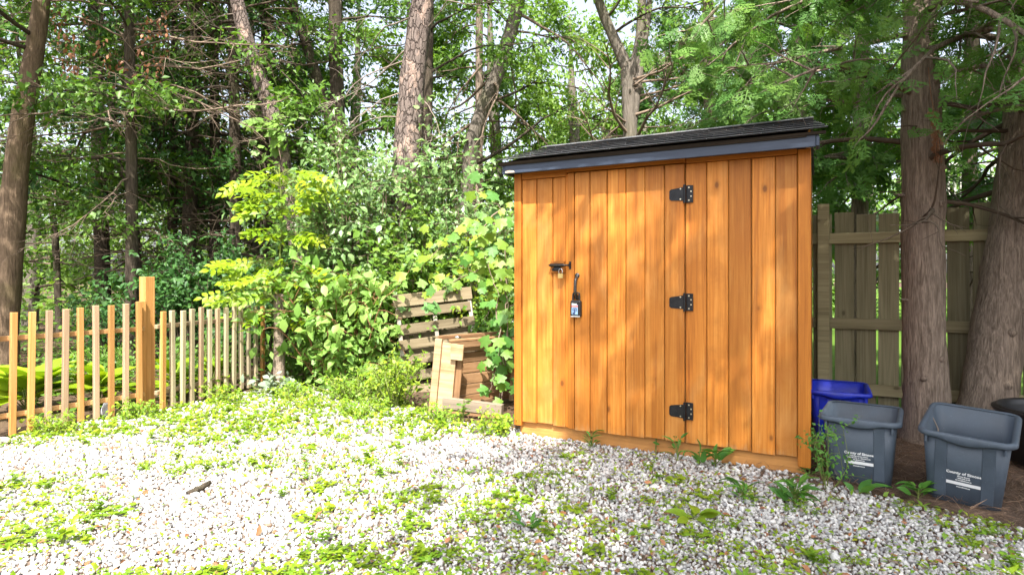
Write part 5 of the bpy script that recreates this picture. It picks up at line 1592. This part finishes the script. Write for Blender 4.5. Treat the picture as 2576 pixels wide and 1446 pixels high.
WK = [('rosette', 'rosette_weed', 'flat toothed leaf rosette', 'leaf_weed', 'leaf rosettes in the gravel'),
      ('clover', 'round_leaf_weed', 'low patch of round yellow-green leaves', 'leaf_yellow', 'round leaved patches in the gravel'),
      ('upright', 'upright_weed', 'short upright leafy weed', 'leaf_weed', 'upright sprouts in the gravel'),
      ('mat', 'mat_weed', 'mat of small pointed leaves', 'leaf_weed', 'leafy mats over the gravel')]
rg = np.random.RandomState(101)
meshes = {k[0]: [weed_mesh(k[0], 200 + i + 10 * j).mesh(k[1], M[k[3]]) for i in range(4)] for j, k in enumerate(WK)}
placed = 0
SHED_FOOT = [(P0[0] - .1, P0[1] - .02), (P0[0] + EX * SW + .05, P0[1] + EY * SW - .1), (3.2, 5.0), (.6, 6.0)]
_rb = np.random.RandomState(66)
_by = 1.9 + _rb.rand(95) ** 1.1 * 4.4; _bx = _rb.uniform(-.9, .9, 95) * _by; _br = _rb.uniform(.10, .34, 95)
def weed_density(x, y):
    # patches; thick along the fence and towards the shrubs, thin in the shade before the shed
    x = np.asarray(x, float); y = np.asarray(y, float)
    dfence = np.abs((x + 3.75) * .83 - (y - 4.3) * .55)
    blob = np.zeros_like(x)
    for bx, by, br in zip(_bx, _by, _br):
        blob += np.exp(-(((x - bx) / (br * 1.5)) ** 2 + ((y - by) / br) ** 2))
    d = .03 + .62 * np.clip(blob - .25, 0, 1) * np.where(x > -.1, .55, 1.0)
    d = d + .75 * np.exp(-(dfence / .30) ** 2) + .9 * np.clip((y - 3.9) / 1.3, 0, 1) * (x < -.1)
    return np.clip(d, 0, 1)
cnt = [0, 0, 0, 0]
tries = 0
pts_w = []
while sum(cnt) < 520 and tries < 9000:
    tries += 1
    y = 2.05 + (rg.rand() ** 1.2) * 4.3; x = rg.uniform(-.92, .9) * y
    if not in_poly(np.array([x]), np.array([y]), GRAVEL)[0] or in_poly(np.array([x]), np.array([y]), SHED_FOOT)[0]: continue
    if rg.rand() > weed_density(x, y): continue
    j = rg.choice(4, p=(.2, .27, .25, .28))
    k = WK[j]
    o = link(k[1], meshes[k[0]][rg.randint(4)])
    s = rg.uniform(.32, .72)
    o.location = (x, y, .012); o.rotation_euler = (0, 0, rg.uniform(0, 6.28)); o.scale = (s, s, s * rg.uniform(.6, 1.0))
    df = abs((x + 3.75) * .83 - (y - 4.3) * .55)
    zone = ('along the foot of the picket fence' if df < .3 else 'near the broken crate and dogwoods' if y > 4.7 else
            'before the shed door' if x > .1 and (y - P0[1]) - EY / EX * (x - P0[0]) > -.75 else 'in the dappled shade away from the shed' if x > .1 else
            'in the open sun beside the bark stick' if x < -.9 and y < 4.2 else 'in the open sun between stick and shed')
    tag(o, k[2] + ' ' + zone, 'weed', k[4] + ' ' + zone); cnt[j] += 1
    pts_w.append((x, y))

# creeping seedlings too many to count
n = 110000
y = 2.0 + rg.rand(n) ** 1.1 * 4.5; x = rg.uniform(-.95, .92, n) * y
keep = in_poly(x, y, GRAVEL) & ~in_poly(x, y, SHED_FOOT) & (rg.rand(n) < weed_density(x, y) ** 1.3 * .5 + .035)
x, y = x[keep], y[keep]; n = len(x)
cl = np.array(pts_w); kk = rg.randint(0, len(cl), n)
near = rg.rand(n) < .3
x = np.where(near, cl[kk, 0] + rg.normal(size=n) * .12, x); y = np.where(near, cl[kk, 1] + rg.normal(size=n) * .10, y)
ok = in_poly(x, y, GRAVEL) & ~in_poly(x, y, SHED_FOOT); x, y = x[ok], y[ok]; n = len(x)
g = Geo()
D = np.stack([rg.normal(size=n), rg.normal(size=n), rg.uniform(-.1, .7, n)], 1)
g.inst(LEAF_M, np.stack([x, y, rg.uniform(.012, .035, n)], 1), frame_from(D, np.tile(UP, (n, 1)) + rg.normal(size=(n, 3)) * .3), rg.uniform(.016, .042, n) * np.where(y > 4.4, 1.5, 1.0), rg.rand(n))
tag(g.build('ground_cover', M['leaf_ground']), 'creeping green seedlings spread over the gravel', 'ground cover', kind='stuff')
# undergrowth of the wood floor
n = 9000
x = rg.uniform(-9, 1.0, n); y = rg.uniform(5.0, 9.5, n)
ok = ~in_poly(x, y, GRAVEL) & ~in_poly(x, y, SHED_FOOT) & (np.sin(x * 2.3) * np.cos(y * 1.9) + rg.normal(size=n) * .5 > -.2) & ~((x > -.75) & (y < 6.2)) & ~((x < -3.3) & (y < 5.4 + (x + 3.3) * .9))
x, y = x[ok], y[ok]; n = len(x)
g = Geo()
D = np.stack([rg.normal(size=n), rg.normal(size=n), rg.uniform(0, .7, n)], 1)
g.inst(LEAF_O, np.stack([x, y, rg.uniform(.02, .22, n)], 1), frame_from(D, np.tile(UP, (n, 1)) + rg.normal(size=(n, 3)) * .3), rg.uniform(.04, .09, n), rg.rand(n))
tag(g.build('undergrowth', M['leaf_mid']), 'low green undergrowth carpeting the wood floor behind the fence', 'undergrowth', kind='stuff')

n = 16000
x = rg.uniform(-20, 14, n); y = rg.uniform(9.2, 20, n); ok = ~((x > 2.5) & (y < 16)); x, y = x[ok], y[ok]; n = len(x)
g = Geo()
D = np.stack([rg.normal(size=n), rg.normal(size=n), rg.uniform(0, .7, n)], 1)
g.inst(LEAF_S, np.stack([x, y, rg.rand(n) ** 1.5 * 1.2 + .03], 1), frame_from(D, rg.normal(size=(n, 3)) * .4 + np.array((0, -.8, 1))), rg.uniform(.10, .22, n), rg.rand(n))
tag(g.build('thicket', M['leaf_bright']), 'distant low thicket between the far trunks', 'thicket', kind='stuff')

# ------------------------------------------------------------------ gravel stones and litter
rg = np.random.RandomState(303)
def cells(x0, x1, y0, y1, c):
    gx, gy = np.meshgrid(np.arange(x0, x1, c), np.arange(y0, y1, c))
    x = gx.ravel() + rg.uniform(-.5, .5, gx.size) * c; y = gy.ravel() + rg.uniform(-.5, .5, gx.size) * c
    k = (np.abs(x) < .93 * y + .25) & in_poly(x, y, GRAVEL)
    return x[k], y[k]
g = Geo()
edge = lambda x, y: np.clip(((1.78 - x) + (3.55 - y) * .9) / .5 + .35, .12, 1)
for (ya, yb, c, s0, s1) in ((1.75, 3.1, .0178, .0062, .0125), (3.1, 4.5, .0215, .0076, .0150), (4.5, 6.5, .031, .011, .020)):
    x, y = cells(-5, 4.5, ya, yb, c)
    k = rg.rand(len(x)) < np.where(x > .8, edge(x, y), 1) ; x, y = x[k], y[k]
    n = len(x)
    sc = rg.uniform(s0, s1, n)[:, None] * rg.uniform(.5, 1.35, (n, 3)) * np.where(rg.rand(n) < .06, 1.6, 1.0)[:, None]
    RR = rand_rot(n, rg); PP = np.stack([x, y, .004 + rg.uniform(.0, .012, n)], 1); AA = rg.rand(n); kind = rg.randint(0, 5, n)
    for q in range(5):
        m_ = kind == q
        cv = CUBE_V * (1 + np.random.RandomState(70 + q).uniform(-.35, .22, (8, 3)))
        g.inst((cv, CUBE_F), PP[m_], RR[m_], sc[m_], AA[m_])
tag(g.build('gravel', M['stones']), 'white crushed stone gravel covering the yard', 'gravel', kind='stuff')
g = Geo()
n = 2600
y = 1.9 + rg.rand(n) * 3.6; x = rg.uniform(-.95, .92, n) * y
k = in_poly(x, y, GRAVEL); x, y = x[k], y[k]; n = len(x)
D = np.stack([rg.normal(size=n), rg.normal(size=n), rg.normal(size=n) * .25], 1)
g.inst(LEAF_O, np.stack([x, y, rg.uniform(.014, .026, n)], 1), frame_from(D, np.tile(UP, (n, 1)) + rg.normal(size=(n, 3)) * .5), rg.uniform(.012, .05, n) * np.where(rg.rand(n) < .75, .7, 1.1), rg.rand(n))
tag(g.build('fallen_leaves', M['leaf_brown']), 'brown and rust fallen leaves scattered over the gravel', 'fallen leaves', kind='stuff')
g = Geo()
NEED = (np.array([[0, .014, 0], [0, -.014, 0], [1, -.006, .02], [1, .006, .02]]), np.array([[0, 1, 2], [0, 2, 3]]))
MUL = [(1.7, 3.66), (1.9, 3.3), (2.3, 2.85), (2.7, 2.5), (3.6, 1.9), (4.5, 2.6), (2.62, 5.2)]
n = 16000
x = rg.uniform(1.6, 4.5, n); y = rg.uniform(1.9, 5.2, n); k = in_poly(x, y, MUL); x, y = x[k], y[k]; n = len(x)
x2 = rg.uniform(-.6, 1.9, 3500); y2 = rg.uniform(3.3, 5.6, 3500); dl = (y2 - P0[1]) - EY / EX * (x2 - P0[0])
k2 = (dl < 0.0) & (dl > -.38) | ((x2 < .05) & (y2 > 4.7)); x = np.r_[x, x2[k2]]; y = np.r_[y, y2[k2]]; n = len(x)
D = np.stack([rg.normal(size=n), rg.normal(size=n), rg.normal(size=n) * .18], 1)
g.inst(NEED, np.stack([x, y, rg.uniform(.008, .035, n)], 1), frame_from(D, np.tile(UP, (n, 1)) + rg.normal(size=(n, 3)) * .3), rg.uniform(.04, .13, n), rg.rand(n))
tag(g.build('needle_litter', M['needles']), 'dry brown needles and twigs littering the soil round the bins', 'litter', kind='stuff')
# litter on the roof
ang_ = math.atan2(rz_ - ez, rv - ev)
g = Geo(); n = 230
u = rg.uniform(ul_ + .05, ur_ - .14, n); s = rg.choice(np.arange(0, 6), n) * expo + rg.uniform(-.02, .03, n); s = np.clip(s, .0, SL - .02)
LP = np.stack([u, ev + s * math.cos(ang_), ez + s * math.sin(ang_) + .022], 1)
Wp = np.array([tuple(SH @ Vector(p)) for p in LP])
D = np.stack([rg.normal(size=n), rg.normal(size=n), rg.normal(size=n) * .15], 1)
g.inst(NEED, Wp, frame_from(D, np.tile(UP, (n, 1)) + rg.normal(size=(n, 3)) * .2), rg.uniform(.02, .06, n), rg.rand(n))
tag(g.build('roof_litter', M['leaf_brown']), 'dry needles caught on the shingle courses of the shed roof', 'litter', kind='stuff')

def stone(label, x, y, s, seed, mat):
    rg = np.random.RandomState(seed)
    bm = bmesh.new(); bmesh.ops.create_icosphere(bm, subdivisions=3, radius=1)
    for v in bm.verts:
        n_ = v.co.normalized(); k = 1 + .14 * math.sin(3 * n_.x + seed) + .12 * math.cos(4 * n_.y + n_.z * 3)
        v.co = Vector((v.co.x * s[0] * k, v.co.y * s[1] * k, v.co.z * s[2] * k + s[2] * .55))
    o = link('stone', bm_mesh('stone', bm, mat, True)); o.location = (x, y, 0); o.rotation_euler = (0, 0, seed)
    tag(o, label, 'stone')
M['pale_stone'] = plain('pale_stone', (0.58, 0.57, 0.56), .8, 0, .3, 8, .3, .3)
M['grey_stone'] = plain('grey_stone', (0.30, 0.27, 0.25), .85, 0, .35, 8, .3, .3)
stone('white rounded stone standing behind the orange pickets', -3.52, 5.18, (.05, .045, .085), 1, M['pale_stone'])
stone('grey and cream stone at the foot of the pickets', -3.64, 4.72, (.06, .05, .06), 2, M['grey_stone'])
stone('flat brown stone at the base of the outermost pickets', -3.70, 4.28, (.09, .06, .035), 3, M['grey_stone'])
sx, sy = G(505, 1240)
g = Geo()
g.tube(np.array([(sx - .04, sy - .06, .022), (sx, sy, .03), (sx + .03, sy + .05, .045)]), [.012, .016, .013], 7, True)
tag(g.build('driftwood_stick', M['bark_dark']), 'short dark stick of bark lying on the bright gravel', 'stick')
